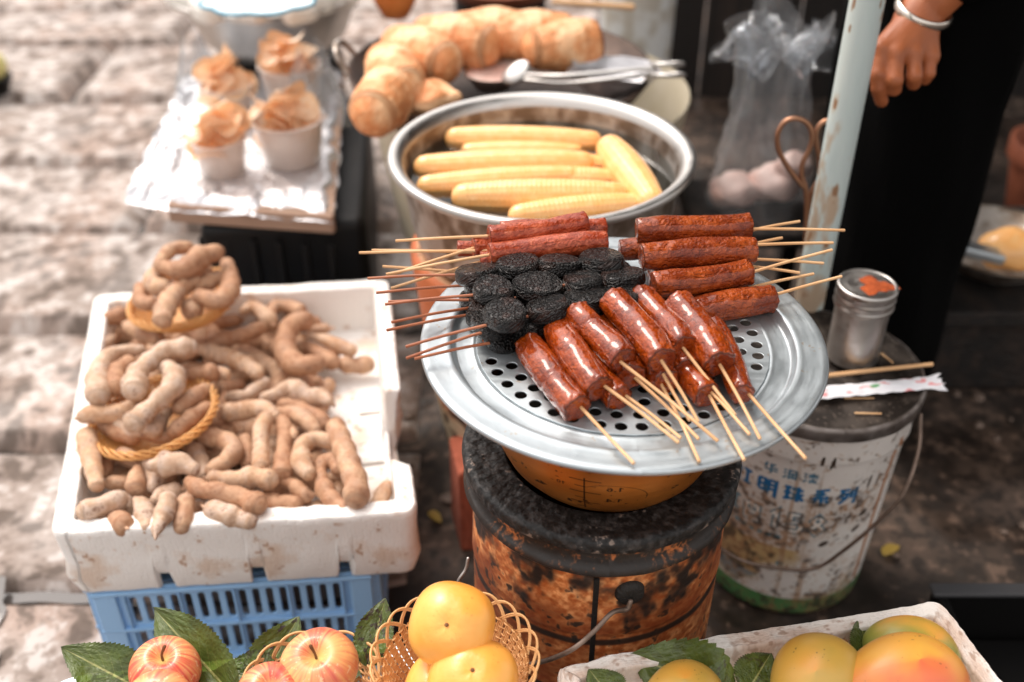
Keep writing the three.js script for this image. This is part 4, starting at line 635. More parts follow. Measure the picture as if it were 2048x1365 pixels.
skewer('sausage skewer lying low under the third one of the front fan', [0.0876, 0.628, -0.868], [0.1108, 0.628, -0.7714], 0.0136, [0.112, 0.628, -0.7745], [0.1613, 0.621, -0.6934]);
skewer('sausage skewer on the plate peeping out below the second of the front fan', [0.0743, 0.6235, -0.8106], [0.0966, 0.6235, -0.7467], 0.0120, [0.1008, 0.624, -0.7534], [0.1461, 0.6205, -0.6953]);
skewer('sausage skewer on the plate under the tallest one, stick crossing the others', [0.1181, 0.624, -0.8306], [0.1396, 0.624, -0.7668], 0.0128, [0.1382, 0.624, -0.7631], [0.1575, 0.621, -0.6643]);
skewer('sausage skewer wedged under the middle pair of the front fan', [0.1433, 0.63, -0.8519], [0.1644, 0.628, -0.783], 0.0126, [0.1672, 0.628, -0.7799], [0.2064, 0.621, -0.6994]);
skewer('sausage skewer on the plate with its end over a hole, below the thick one', [0.153, 0.624, -0.8306], [0.1753, 0.6235, -0.7504], 0.0122, [0.1802, 0.623, -0.7466], [0.1958, 0.6205, -0.6668]);
skewer('hidden sausage skewer in the fan whose stick runs beside the tallest ones stick', [0.119, 0.64, -0.8312], [0.1365, 0.636, -0.7722], 0.0118, [0.1372, 0.636, -0.7707], [0.157, 0.621, -0.7185]);
// right stack, pointing right
const RG = 'sausage skewers stacked at the right back of the plate';
skewer('topmost knobbly sausage skewer of the right stack, farthest from the viewer', [0.1333, 0.66, -0.9931], [0.2584, 0.66, -1.0065], 0.0129, [0.2565, 0.66, -0.9964], [0.3632, 0.652, -1.0075], { kind: 1, group: RG });
skewer('second sausage skewer from the back of the right stack with a pale cut end', [0.1349, 0.656, -0.9418], [0.2551, 0.654, -0.9649], 0.0140, [0.2576, 0.654, -0.9723], [0.3451, 0.65, -0.9836], { kind: 1, group: RG });
skewer('third sausage skewer from the back of the right stack', [0.1416, 0.645, -0.9056], [0.2472, 0.643, -0.9342], 0.0132, [0.247, 0.643, -0.9332], [0.3372, 0.655, -0.96], { kind: 1, group: RG });
skewer('sausage skewer lying on the plate at the front of the right stack', [0.1858, 0.6255, -0.8854], [0.2673, 0.6255, -0.9163], 0.0142, [0.2681, 0.626, -0.9156], [0.3461, 0.634, -0.941], { kind: 1, group: RG });
skewer('short sausage skewer end peeping out at the left behind the right stack', [0.1165, 0.64, -0.9838], [0.2383, 0.64, -1.0023], 0.0116, [0.2592, 0.65, -1.01], [0.321, 0.648, -1.0353], { kind: 1, group: RG });
skewer('sausage skewer hidden under the right stack, stick sloping down right', [0.1487, 0.624, -0.9226], [0.2462, 0.624, -0.9442], 0.0125, [0.2493, 0.634, -0.9624], [0.3057, 0.63, -0.9546], { kind: 1, group: RG });
skewer('sausage skewer low in the right stack with a flat straight stick', [0.1471, 0.628, -0.959], [0.2493, 0.628, -0.9787], 0.0125, [0.2492, 0.638, -0.9703], [0.3337, 0.634, -0.9676], { kind: 1, group: RG });
skewer('sausage skewer at the bottom of the right stack, stick just over the rim', [0.1579, 0.6235, -0.9118], [0.239, 0.6235, -0.9331], 0.0115, [0.2395, 0.624, -0.9303], [0.3223, 0.626, -0.9592], { kind: 1, group: RG });
skewer('sausage skewer low at the back of the right stack with a short stick', [0.1464, 0.634, -1.0073], [0.2588, 0.634, -1.0207], 0.0122, [0.2592, 0.64, -0.9968], [0.2978, 0.64, -1.0122], { kind: 1, group: RG });
// left back stack, pointing left
const LG = 'pinkish sausage skewers stacked at the left back of the plate';
skewer('topmost pinkish sausage skewer of the left back stack', [-0.0257, 0.658, -0.9835], [0.0826, 0.66, -1.0076], 0.0112, [-0.0209, 0.658, -0.9846], [-0.125, 0.652, -0.9844], { kind: 2, group: LG });
skewer('long pinkish sausage skewer along the front of the left back stack', [-0.0241, 0.652, -0.9547], [0.1014, 0.654, -0.9787], 0.0116, [-0.0179, 0.652, -0.9568], [-0.1312, 0.64, -0.9352], { kind: 2, group: LG });
skewer('pinkish sausage skewer behind the topmost one, only its right end showing', [-0.0133, 0.642, -1.0245], [0.105, 0.642, -1.0336], 0.0108, [-0.0423, 0.646, -0.9788], [-0.133, 0.634, -0.939], { kind: 2, group: LG });
skewer('pinkish sausage skewer end peeping out left between the two upper ones', [-0.0425, 0.645, -0.9837], [0.0693, 0.64, -1.01], 0.0100, [-0.0449, 0.645, -0.9752], [-0.1634, 0.644, -0.9727], { kind: 2, group: LG });
skewer('small red sausage skewer end at the far left of the back stack', [-0.0604, 0.632, -1.0031], [0.0421, 0.63, -1.0143], 0.0080, [-0.0593, 0.634, -0.992], [-0.1517, 0.64, -0.9849], { kind: 2, group: LG });
skewer('pinkish sausage skewer low under the long front one of the left stack', [-0.0343, 0.634, -0.9707], [0.0906, 0.634, -0.9963], 0.0110, [-0.0397, 0.632, -0.9709], [-0.1268, 0.624, -0.9333], { kind: 2, group: LG });
skewer('pinkish sausage skewer on the plate under the left back stack', [-0.0211, 0.622, -0.974], [0.0856, 0.622, -0.9952], 0.0105, [-0.0369, 0.624, -0.9625], [-0.1388, 0.63, -0.968], { kind: 2, group: LG });
// black pudding slices on sticks
function pudding(label, cs, R, th, s0, s1, tilts) {
  R *= 1.08; th *= 1.3; const t = thing('pudding_skewer', label, 'skewer', 'black pudding skewers on the steamer plate');
  const prof = [[0, -th / 2], [R * 0.9, -th / 2], [R, -th * 0.3], [R * 1.01, 0], [R, th * 0.32], [R * 0.93, th / 2 - 0.0008], [R * 0.88, th / 2], [R * 0.45, th / 2 + 0.0006], [0, th / 2 + 0.0003]];
  cs.forEach((c, i) => {
    const ph = rr(0, 6), big = rr(0.92, 1.08), g = lathe(prof, 40, [0, 0, 0], (a, y) => big + 0.06 * Math.sin(2 * a + ph) + 0.035 * Math.sin(3 * a + ph * 2) + 0.012 * n3(a * 5, y * 500, ph));
    const p = g.attributes.position, uv = g.attributes.uv, ox = rnd(), oy = rnd(); for (let k = 0; k < p.count; k++) { const r = Math.hypot(p.getX(k), p.getZ(k)), top = Math.abs(p.getY(k)) > th * 0.4 ? 1 : 0; uv.setXY(k, ox + p.getX(k) / 0.06 + (top ? 0 : p.getY(k) / 0.05), oy + p.getZ(k) / 0.06 + (top ? 0 : p.getY(k) / 0.05)); }
    g.computeVertexNormals();
    const m = part(t, 'slice', g, M.pudding); m.position.set(c[0], c[1], c[2]); const tl = tilts?.[i] ?? [rr(-0.12, 0.04), rr(-0.08, 0.08)]; m.rotation.set(tl[0] - 0.10, rr(0, 6), tl[1] + rr(-0.05, 0.05), 'ZXY');
  });
  part(t, 'stick', tube([V(cs[cs.length - 1]), V(s0), V(s0).lerp(V(s1), 0.5).add(new THREE.Vector3(0, 0.001, 0)), V(s1)], [0.0015, 0.0015, 0.0015, 0.0015], { sides: 8, cap: 'flat' }), M.bambooBrown);
  return base(t);
}
pudding('upper black pudding skewer of the back row, slices overlapping to the right', [[-0.0364, 0.648, -0.9221], [0.0062, 0.652, -0.9313], [0.0486, 0.652, -0.9343], [0.0928, 0.654, -0.9401]], 0.0212, 0.0115, [-0.0484, 0.646, -0.9253], [-0.1495, 0.64, -0.9272], [[-0.2, 0.1], [-0.02, 0.05], [-0.16, -0.05], [-0.12, 0.06]]);
pudding('lower black pudding skewer of the back row', [[-0.0291, 0.631, -0.927], [0.0136, 0.632, -0.9403], [0.0585, 0.632, -0.9473], [0.1013, 0.632, -0.9554]], 0.0205, 0.0115, [-0.041, 0.632, -0.9274], [-0.1392, 0.634, -0.9087]);
pudding('upper black pudding skewer of the middle row', [[-0.0189, 0.652, -0.885], [0.026, 0.652, -0.8915], [0.0712, 0.65, -0.9023], [0.1117, 0.65, -0.91]], 0.0205, 0.0120, [-0.0368, 0.648, -0.8829], [-0.1265, 0.64, -0.8779], [[0.06, -0.05], [0.02, -0.06], [-0.14, 0.05], [-0.16, 0.06]]);
pudding('lower black pudding skewer of the middle row', [[-0.0196, 0.633, -0.8859], [0.0233, 0.633, -0.8952], [0.0669, 0.633, -0.9046], [0.1083, 0.633, -0.9113]], 0.0205, 0.0120, [-0.0384, 0.636, -0.8924], [-0.1248, 0.636, -0.8887]);
pudding('upper black pudding skewer of the front row with a shiny round slice at its left', [[-0.0067, 0.652, -0.84], [0.035, 0.65, -0.8544], [0.0731, 0.648, -0.8728], [0.1075, 0.646, -0.8814]], 0.0210, 0.0125, [-0.0248, 0.647, -0.8303], [-0.1011, 0.634, -0.8131], [[0.06, 0.06], [-0.14, 0.2], [-0.12, 0.12], [-0.1, 0.1]]);
pudding('lower black pudding skewer of the front row', [[-0.0191, 0.632, -0.8533], [0.0186, 0.632, -0.8533], [0.0526, 0.632, -0.8665], [0.0852, 0.632, -0.8728]], 0.0195, 0.0125, [-0.0237, 0.634, -0.8391], [-0.0997, 0.63, -0.8]);
pudding('black pudding skewer at the bottom left edge with steeply tilted slices', [[-0.0108, 0.621, -0.8467], [0.0129, 0.622, -0.8574], [0.0404, 0.621, -0.8651]], 0.0175, 0.0110, [-0.0088, 0.622, -0.841], [-0.0917, 0.63, -0.7992], [[0.5, -0.5], [0.5, -0.4], [0.1, 0]]);
pudding('black pudding skewer lying on the plate under the middle row', [[-0.0285, 0.618, -0.8903], [0.0082, 0.618, -0.8995], [0.0445, 0.618, -0.9108]], 0.0190, 0.0115, [-0.0402, 0.62, -0.89], [-0.1222, 0.632, -0.8437]);
pudding('black pudding skewer lying on the plate under the back row', [[-0.0333, 0.618, -0.9184], [0.0058, 0.618, -0.93], [0.0454, 0.618, -0.9379]], 0.0190, 0.0115, [-0.0404, 0.622, -0.9], [-0.1187, 0.632, -0.8577]);

// ---------------------------------------------------------------- corn pot and its stove
{
  const C = [0.041, 0, -1.343];
  let g = thing('coal_stove', 'rust orange and cream coal stove under the pot of corn', 'stove');
  part(g, 'body', lathe([[0, 0.0], [0.135, 0.0], [0.14, 0.02], [0.165, 0.2], [0.185, 0.40], [0.19, 0.44], [0.18, 0.45], [0.15, 0.45], [0.148, 0.3]], 72, C, (a, y) => 1 + 0.004 * n3(Math.cos(a) * 6, y * 30, Math.sin(a) * 6), 'height'), M.cornStove);
  base(g);
  g = thing('corn_pot', 'wide steel pot of corn cobs in water', 'pot');
  part(g, 'body', lathe([[0, 0.452], [0.165, 0.452], [0.176, 0.46], [0.186, 0.50], [0.195, 0.575], [0.1965, 0.579], [0.203, 0.581], [0.2085, 0.5815], [0.2115, 0.585], [0.2115, 0.590], [0.2085, 0.5925], [0.203, 0.5915], [0.1985, 0.590], [0.1935, 0.5845], [0.190, 0.574], [0.181, 0.50], [0.172, 0.462], [0, 0.459]], 128, C), M.steelDull);
  part(g, 'rim', lathe([[0.2112, 0.583], [0.2135, 0.5865], [0.2125, 0.5925], [0.2085, 0.5945], [0.203, 0.5935], [0.1985, 0.592], [0.1930, 0.5862], [0.1905, 0.578]], 128, C), M.steel);
  base(g);
  solo('pot_water', 'cloudy cooking water round the corn cobs in the pot', 'water', new THREE.CircleGeometry(0.187, 72).rotateX(-Math.PI / 2).translate(C[0], 0.556, C[2]), M.water);
  const cob = (label, a, b, r) => {
    const A = V(a), B = V(b), P = [], R = []; for (let i = 0; i <= 7; i++) { const f = i / 7; P.push(A.clone().lerp(B, f)); R.push(1.1 * r * (0.62 + 0.42 * Math.pow(Math.sin(Math.PI * (0.14 + 0.78 * f)), 0.7))); }
    const t = thing('corn_cob', label, 'corn cob', 'boiled corn cobs in the steel pot');
    part(t, 'kernels', tube(P, R, { sides: 84, segs: 130, warp: (an, s) => 1 + 0.035 * Math.abs(Math.cos(an * 7)) * Math.abs(Math.sin(s * Math.PI / 0.0065)) - 0.02 }), M.corn); base(t);
  };
  cob('corn cob farthest back along the far wall of the pot', [-0.084, 0.556, -1.464], [0.1193, 0.556, -1.4533], 0.0185);
  cob('long corn cob across the middle of the pot', [-0.1223, 0.556, -1.3648], [0.1007, 0.558, -1.3753], 0.0195);
  cob('corn cob end behind the long middle one at the right', [0.0404, 0.549, -1.3876], [0.1304, 0.549, -1.3843], 0.0165);
  cob('corn cob next in front of the long middle one', [-0.1155, 0.556, -1.3051], [0.0812, 0.556, -1.336], 0.0170);
  cob('corn cob end showing right of the third row', [0.0463, 0.55, -1.3372], [0.139, 0.55, -1.3372], 0.0165);
  cob('plump corn cob nearest the front of the pot', [-0.0631, 0.56, -1.266], [0.1383, 0.562, -1.2679], 0.0200);
  cob('corn cob lying crosswise at the right of the pot', [0.1437, 0.563, -1.4082], [0.1832, 0.563, -1.2486], 0.0235);
  cob('corn cob half hidden under the front rim of the pot', [0.0105, 0.556, -1.2198], [0.1676, 0.556, -1.2535], 0.0170);
  cob('corn cob sunk under water behind the middle ones', [-0.0622, 0.546, -1.4347], [0.0934, 0.546, -1.4347], 0.0160);
}
{
  const g = solo('brick', 'red brick standing on end left of the stove', 'brick', roughen(box(0.05, 0.165, 0.09, 0, 0.0825, 0, 0.006), 0.002, 60).rotateY(0.2).translate(-0.064, 0, -1.2), M.brick);
}

// ---------------------------------------------------------------- wide pan of fried rolls
{
  const C = [-0.022, 0, -1.84];
  let g = thing('basin', 'khaki enamel basin carrying the wide pan of rolls', 'basin');
  part(g, 'shell', lathe([[0, 0.02], [0.2, 0.02], [0.25, 0.2], [0.285, 0.40], [0.30, 0.475], [0.296, 0.478], [0.275, 0.40], [0.24, 0.2], [0, 0.05]], 72, [0.03, 0, -1.87]), M.tan); base(g);
  g = thing('frying_pan', 'wide shallow steel pan holding a ring of fried rolls', 'pan');
  part(g, 'pan_body', lathe([[0, 0.462], [0.2, 0.464], [0.255, 0.50], [0.272, 0.525], [0.274, 0.532], [0.268, 0.532], [0.25, 0.505], [0.195, 0.471], [0, 0.469]], 96, C), M.panDark);
  part(g, 'handle', wire([[C[0] - 0.268, 0.527, C[2] - 0.06], [C[0] - 0.29, 0.56, C[2] - 0.04], [C[0] - 0.29, 0.56, C[2] + 0.02], [C[0] - 0.268, 0.527, C[2] + 0.04]], 0.006), M.steelDull);
  base(g);
  const rolls = [['fried roll at the right end of the ring with its dark filling showing', [0.1054, 0.555, -1.871], 0.3], ['fried roll second from the right end of the ring', [0.0352, 0.556, -1.9167], 0.1], ['fried roll third from the right end of the ring', [-0.0364, 0.556, -1.9333], -0.1], ['fried roll at the top left of the ring', [-0.1065, 0.556, -1.8948], -0.45], ['fried roll on the left bend of the ring', [-0.1657, 0.556, -1.8266], -0.8], ['fried roll at the far left of the ring', [-0.2009, 0.556, -1.7243], -1.25], ['fried roll lowest on the left of the ring', [-0.2064, 0.55, -1.6371], -1.8]];
  rolls.forEach(([label, c, ry], i) => {
    const t = thing('fried_roll', label, 'fried roll', 'fried rolls coiled in the wide pan'), ph = rr(0, 6), d = [Math.cos(ry), 0, -Math.sin(ry)], l = 0.050;
    const A = new THREE.Vector3(c[0] - d[0] * l, c[1], c[2] - d[2] * l), B = new THREE.Vector3(c[0] + d[0] * l, c[1], c[2] + d[2] * l);
    part(t, 'crust', tube([A, A.clone().lerp(B, 0.33), A.clone().lerp(B, 0.66), B], [0.040, 0.0475, 0.0485, 0.044], { sides: 30, segs: 26, cap: 'round', capB: i === 0 ? 'flat' : 'round', warp: (a, s) => 1 + 0.03 * n3(s * 50 + ph, Math.cos(a) * 2.5, Math.sin(a) * 2.5 + ph) }), M.roll);
    if (i === 0) part(t, 'filling', along(lathe([[0, 0.0], [0.040, 0], [0.037, 0.003], [0, 0.004]], 24), B.toArray(), B.clone().add(new THREE.Vector3(...d)).toArray()), M.rollEnd);
    base(t);
  });
  solo('fried_piece', 'crumbled piece of fried roll beside the corn pot rim', 'fried roll', roughen(new THREE.SphereGeometry(0.042, 28, 20).scale(1.3, 0.7, 0.9), 0.006, 60).translate(...[-0.1385, 0.535, -1.6656]), M.roll);
  const sb = thing('sauce_bowl', 'small steel bowl of pinkish sauce inside the wide pan', 'bowl');
  const S = [-0.0353, 0.5, -1.8224];
  part(sb, 'shell', lathe([[0, 0], [0.03, 0], [0.05, 0.026], [0.052, 0.026], [0.032, -0.003], [0, -0.003]], 32, S), M.steel);
  part(sb, 'sauce', new THREE.CircleGeometry(0.045, 24).rotateX(-Math.PI / 2).translate(S[0], S[1] + 0.02, S[2]), M.meat); base(sb);
  const tg = thing('tongs', 'bright steel tongs with ring grips lying over the wide pan', 'tongs');
  part(tg, 'arm', wire([[0.0184, 0.535, -1.7796], [0.0823, 0.55, -1.7354], [0.1756, 0.56, -1.73], [0.2437, 0.565, -1.7331]], 0.004), M.steel);
  part(tg, 'arm', wire([[0.0228, 0.53, -1.7689], [0.0909, 0.54, -1.729], [0.183, 0.555, -1.713], [0.2447, 0.56, -1.723]], 0.004), M.steel);
  const tip = part(tg, 'tip', new THREE.SphereGeometry(0.03, 20, 14).scale(1, 0.35, 0.75), M.steel); tip.position.set(...[0.0071, 0.535, -1.7893]); tip.rotation.set(0.3, 0.4, 0.5);
  for (const q of [[0.2661, 0.57, -1.7386], [0.2656, 0.56, -1.7137]]) { const m = part(tg, 'ring_grip', new THREE.TorusGeometry(0.026, 0.004, 10, 28).rotateX(1.25), M.steel); m.position.set(...q); }
  base(tg);
  const fo = thing('foil_dish', 'crumpled foil dish at the right side of the wide pan', 'dish'), F = [0.1789, 0.5, -1.7843];
  part(fo, 'foil', gridGeo(24, 10, (u, v) => { const a = u * Math.PI * 2, r = 0.025 + 0.055 * v + 0.006 * Math.sin(a * 7) * v; return [F[0] + r * Math.cos(a), F[1] + 0.045 * v * v + 0.004 * n3(a * 5, v * 9, 2), F[2] + 0.8 * r * Math.sin(a)]; }, true), M.foil);
  part(fo, 'base', new THREE.CircleGeometry(0.03, 20).rotateX(-Math.PI / 2).scale(1, 1, 0.8).translate(F[0], F[1] + 0.001, F[2]), M.foil); base(fo);
}
{ // things half seen at the top edge
  const C = [0.29, 0, -2.42];
  const g = thing('white_bucket', 'tall white plastic bucket behind the wide pan', 'bucket');
  part(g, 'body', lathe([[0, 0.0], [0.075, 0], [0.083, 0.3], [0.088, 0.62], [0.084, 0.622], [0.07, 0.05], [0, 0.03]], 40, C), M.white);
  part(g, 'lip', lathe([[0.087, 0.60], [0.093, 0.602], [0.093, 0.618], [0.087, 0.622]], 40, C), M.white); base(g);
  solo('wooden_ladle', 'pale wooden stick lying across behind the white bucket', 'stick', wire([[0.0942, 0.4995, -2.3103], [0.1802, 0.5012, -2.2871], [0.2594, 0.503, -2.2639]], 0.007), M.bamboo);
  const pn = thing('far_pan', 'pan of orange fried food at the top edge', 'pan'), P = [-0.0286, 0.4806, -2.5412];
  part(pn, 'shell', lathe([[0, -0.03], [0.12, -0.03], [0.15, 0.0], [0.146, 0.0], [0.11, -0.022], [0, -0.022]], 40, P), M.terracotta);
  part(pn, 'support', lathe([[0, -P[1]], [0.1, -P[1]], [0.11, -0.03], [0, -0.03]], 24, P), M.blackPlastic); base(pn);
  solo('clay_jar', 'round orange clay jar at the top edge above the coil', 'jar', lathe([[0, 0], [0.03, 0.0], [0.05, 0.04], [0.05, 0.10], [0.04, 0.13], [0.042, 0.14], [0.036, 0.14], [0.045, 0.09], [0, 0.02]], 32, (() => { const p = [-0.2619, 0.4831, -2.3599]; return [p[0], p[1] - 0.03, p[2]]; })()), M.orangeClay);
}

// ---------------------------------------------------------------- foil covered stand with tubs of crisps
{
  const A = [-0.692, -1.683], B = [-0.313, -1.626], Cc = [-0.382, -2.325], Dd = [-0.733, -2.263];
  const at = (u, v) => { const x = (A[0] * (1 - u) + B[0] * u) * (1 - v) + (Dd[0] * (1 - u) + Cc[0] * u) * v, z = (A[1] * (1 - u) + B[1] * u) * (1 - v) + (Dd[1] * (1 - u) + Cc[1] * u) * v; return [x, z]; };
  let g = thing('low_table', 'low wooden stand with a dark plastic crate for its base, under the foil', 'table');
  part(g, 'top', gridGeo(2, 2, (u, v) => { const p = at(0.2 + 0.8 * u, 0.03 + 0.94 * v); return [p[0], 0.335, p[1]]; }), M.wood);
  const f0 = at(0.2, 0.02), f1 = at(1, 0.02), mid = [(f0[0] + f1[0]) / 2, (f0[1] + f1[1]) / 2], ang = Math.atan2(-(f1[1] - f0[1]), f1[0] - f0[0]);
  const ap = part(g, 'apron', box(Math.hypot(f1[0] - f0[0], f1[1] - f0[1]), 0.035, 0.016, 0, 0, 0, 0.003), M.wood); ap.position.set(mid[0], 0.316, mid[1] + 0.0); ap.rotation.y = ang;
  const cr = part(g, 'crate_base', box(0.30, 0.29, 0.60, 0, 0, 0, 0.02), M.blackPlastic); cr.position.set(-0.445, 0.152, -1.97); cr.rotation.y = 0.1;
  for (let i = 0; i < 6; i++) { const q = part(g, 'crate_rib', box(0.010, 0.24, 0.012, 0, 0, 0, 0.002), M.blackPlastic); q.position.set(-0.565 + i * 0.048, 0.15, -1.672 + 0.0 + i * 0.006); }
  base(g);
  const sheet = gridGeo(60, 80, (u, v) => { const p = at(u, v), e = Math.min(u, 1 - u, v, 1 - v); const hang = sm(0.06, 0, Math.min(v, 1 - u)) * 0.02, k = 0.020 * (fbm(u * 0.99, v * 0.99, 9, 14, 4, 601) - 0.5) + 0.010 * Math.abs(fbm(u * 0.99, v * 0.99, 26, 40, 2, 607) - 0.5), lift = u < 0.18 ? 0.03 * Math.abs(fbm(u * 0.99, v * 0.99, 14, 14, 3, 603) - 0.5) : 0; return [p[0] + k, 0.344 + k * (0.3 + 0.7 * Math.max(sm(0.3, 0.1, u), sm(0.22, 0.08, v), sm(0.1, 0.02, e))) - hang + lift, p[1] + k, u * 3, v * 5]; });
  solo('foil_sheet', 'crinkled silver foil sheet spread over the low stand', 'foil', sheet, M.foil);
  const tub = (label, clabel, p, R, h, n, s) => {
    const t = thing('plastic_tub', label, 'tub', 'plastic tubs of crisps on the foil');
    part(t, 'cup', lathe([[0, 0], [R * 0.82, 0], [R * 0.98, h * 0.94], [R * 1.05, h * 0.95], [R * 1.05, h], [R * 0.94, h], [R * 0.78, 0.004], [0, 0.004]], 40, p), M.tub); base(t);
    for (let i = 0; i < n; i++) {
      const a = i * 2.4 + s, rr0 = R * (i < 4 ? 0.2 : 0.6), y = p[1] + h * (0.62 + 0.15 * (i % 3)) + (i < 4 ? 0.035 + 0.011 * i : 0.008 + 0.014 * (i % 3)), sz = rr(0.026, 0.037);
      const c = gridGeo(14, 10, (u, v) => { const th = u * 6.283, r = v * sz * (1 + 0.12 * Math.sin(th * 3 + i)); return [r * Math.cos(th), 14 * r * r * Math.cos(2 * th) * 0.8 + 0.002 * n3(th * 3, v * 8, i), r * Math.sin(th)]; }, true);
      c.rotateX(rr(-0.9, 0.9)); c.rotateZ(rr(-0.9, 0.9)); c.rotateY(a); c.translate(p[0] + rr0 * Math.cos(a), y, p[2] + rr0 * Math.sin(a));
      solo('crisp', clabel, 'crisp', c, M.chip, 'crisps in the plastic tubs');
    }
  };
  tub('plastic tub of crisps nearest the viewer on the foil', 'pale orange crisp heaped in the nearest plastic tub', [-0.5389, 0.347, -1.786], 0.050, 0.068, 14, 0);
  tub('wider plastic tub of crisps at the right front of the foil', 'pale orange crisp heaped in the wide right front tub', [-0.4182, 0.347, -1.8379], 0.066, 0.085, 17, 1);
  tub('plastic tub of crisps behind, nearest the steel basin', 'pale orange crisp heaped in the tub by the steel basin', [-0.4626, 0.347, -2.1158], 0.064, 0.085, 17, 2);
  tub('plastic tub of crisps at the back left of the foil', 'pale orange crisp heaped in the back left tub', [-0.5805, 0.347, -2.0438], 0.052, 0.07, 14, 3);
  const bag = gridGeo(30, 14, (u, v) => { const a = u * 6.283, r = 0.09 * (0.4 + 0.6 * v) * (1 + 0.18 * Math.sin(a * 5) + 0.1 * Math.sin(a * 11 + v * 9)); const c = [-0.3955, 0.347, -2.036]; return [c[0] + 0.7 * r * Math.cos(a), c[1] + 0.003 + 0.12 * (1 - v) * (1 + 0.3 * Math.sin(a * 3)) + 0.01 * n3(a * 4, v * 9, 3), c[2] + r * Math.sin(a)]; }, true);
  solo('clear_bag', 'crumpled clear plastic bag slumped round the right tubs on the foil', 'bag', bag, M.clear);
  const bag2 = gridGeo(30, 14, (u, v) => { const a = u * 6.283, r = 0.07 * (0.35 + 0.65 * v) * (1 + 0.2 * Math.sin(a * 4) + 0.1 * Math.sin(a * 9 + v * 9)); const c = [-0.677, 0.347, -2.186]; return [c[0] + 0.8 * r * Math.cos(a), c[1] + 0.003 + 0.10 * (1 - v) * (1 + 0.3 * Math.sin(a * 3)) + 0.008 * n3(a * 4, v * 9, 1), c[2] + r * Math.sin(a)]; }, true);
  solo('clear_bag', 'crumpled clear plastic bag at the back left corner of the foil', 'bag', bag2, M.clear);
}
{ // steel basin of white cakes
  const C = [-0.552, 0.50, -2.42], R = 0.232;
  let g = thing('steel_basin', 'big steel basin heaped with white cakes behind the tubs', 'basin');
  part(g, 'shell', lathe([[0, -0.15], [0.12, -0.15], [0.165, -0.10], [0.2, -0.02], [0.214, -0.004], [R, 0.0], [R + 0.003, 0.004], [R, 0.007], [0.21, 0.003], [0.19, -0.03], [0.15, -0.10], [0, -0.14]], 80, C), M.steel);
  part(g, 'stand', lathe([[0, -0.5], [0.15, -0.5], [0.15, -0.16], [0.12, -0.152], [0, -0.152]], 32, C), M.blackPlastic); base(g);
  const cakes = [[-0.17, 0.02], [-0.15, 0.1], [0.0, 0.195], [-0.08, 0.185], [0.09, 0.175], [0.165, 0.09], [0.19, 0.01], [-0.19, -0.05], [-0.13, -0.05], [-0.06, 0.09], [0.02, 0.11], [0.09, 0.09], [0.14, 0.03], [0.03, 0.02], [-0.14, 0.05], [-0.02, -0.08], [0.11, -0.07], [0.16, -0.04], [-0.09, 0.13], [0.05, 0.16], [-0.02, 0.165], [0.12, 0.14]];
  cakes.forEach(([x, z], i) => solo('white_cake', 'soft white steamed cake lying in the big steel basin', 'cake', roughen(box(0.098, 0.056, 0.085, 0, 0, 0, 0.024), 0.003, 50).rotateY(i * 1.3).rotateX(0.15 * Math.sin(i * 2)).translate(C[0] + x, C[1] + 0.0 + (Math.hypot(x, z) < 0.12 ? 0.045 : Math.hypot(x, z) < 0.17 ? 0.02 : 0.012), C[2] + z), M.riceCake, 'white cakes in the steel basin'));
  const dish = thing('scalloped_dish', 'white dish with a scalloped cyan edge lying on the cakes', 'dish'), D0 = [-0.473, 0.595, -1.9755];
  const sc = (a) => 1 + 0.10 * Math.abs(Math.sin(a * 4)) - 0.05;
  part(dish, 'plate', gridGeo(96, 8, (u, v) => { const a = u * 6.283, r = 0.092 * v * sc(a); return [D0[0] + 1.15 * r * Math.cos(a), D0[1] + 0.014 * v * v, D0[2] + r * Math.sin(a)]; }, true), M.enamel);
  const ring = []; for (let i = 0; i <= 96; i++) { const a = i / 96 * 6.283, r = 0.092 * sc(a); ring.push(new THREE.Vector3(D0[0] + 1.15 * r * Math.cos(a), D0[1] + 0.013, D0[2] + r * Math.sin(a))); }
  part(dish, 'edge', tube(ring, ring.map(() => 0.0032), { sides: 6, segs: 192, cap: 'open' }), M.cyan); base(dish);
}
{
  const p = [-1.5558, 0, -3.025];
  solo('pomelo', 'yellow green round fruit on the paving at the left edge', 'fruit', new THREE.SphereGeometry(0.055, 28, 20).scale(1, 0.9, 1).translate(p[0] - 0.005, 0.09, p[2]), std({ color: 0xc8bd78, roughness: 0.5 }));
  solo('dark_bowl', 'dark bowl under the yellow green fruit at the left edge', 'bowl', lathe([[0, 0.0], [0.04, 0.0], [0.062, 0.05], [0.058, 0.05], [0.03, 0.01], [0, 0.01]], 32, [p[0] - 0.005, 0.006, p[2]]), M.blackPlastic);
}

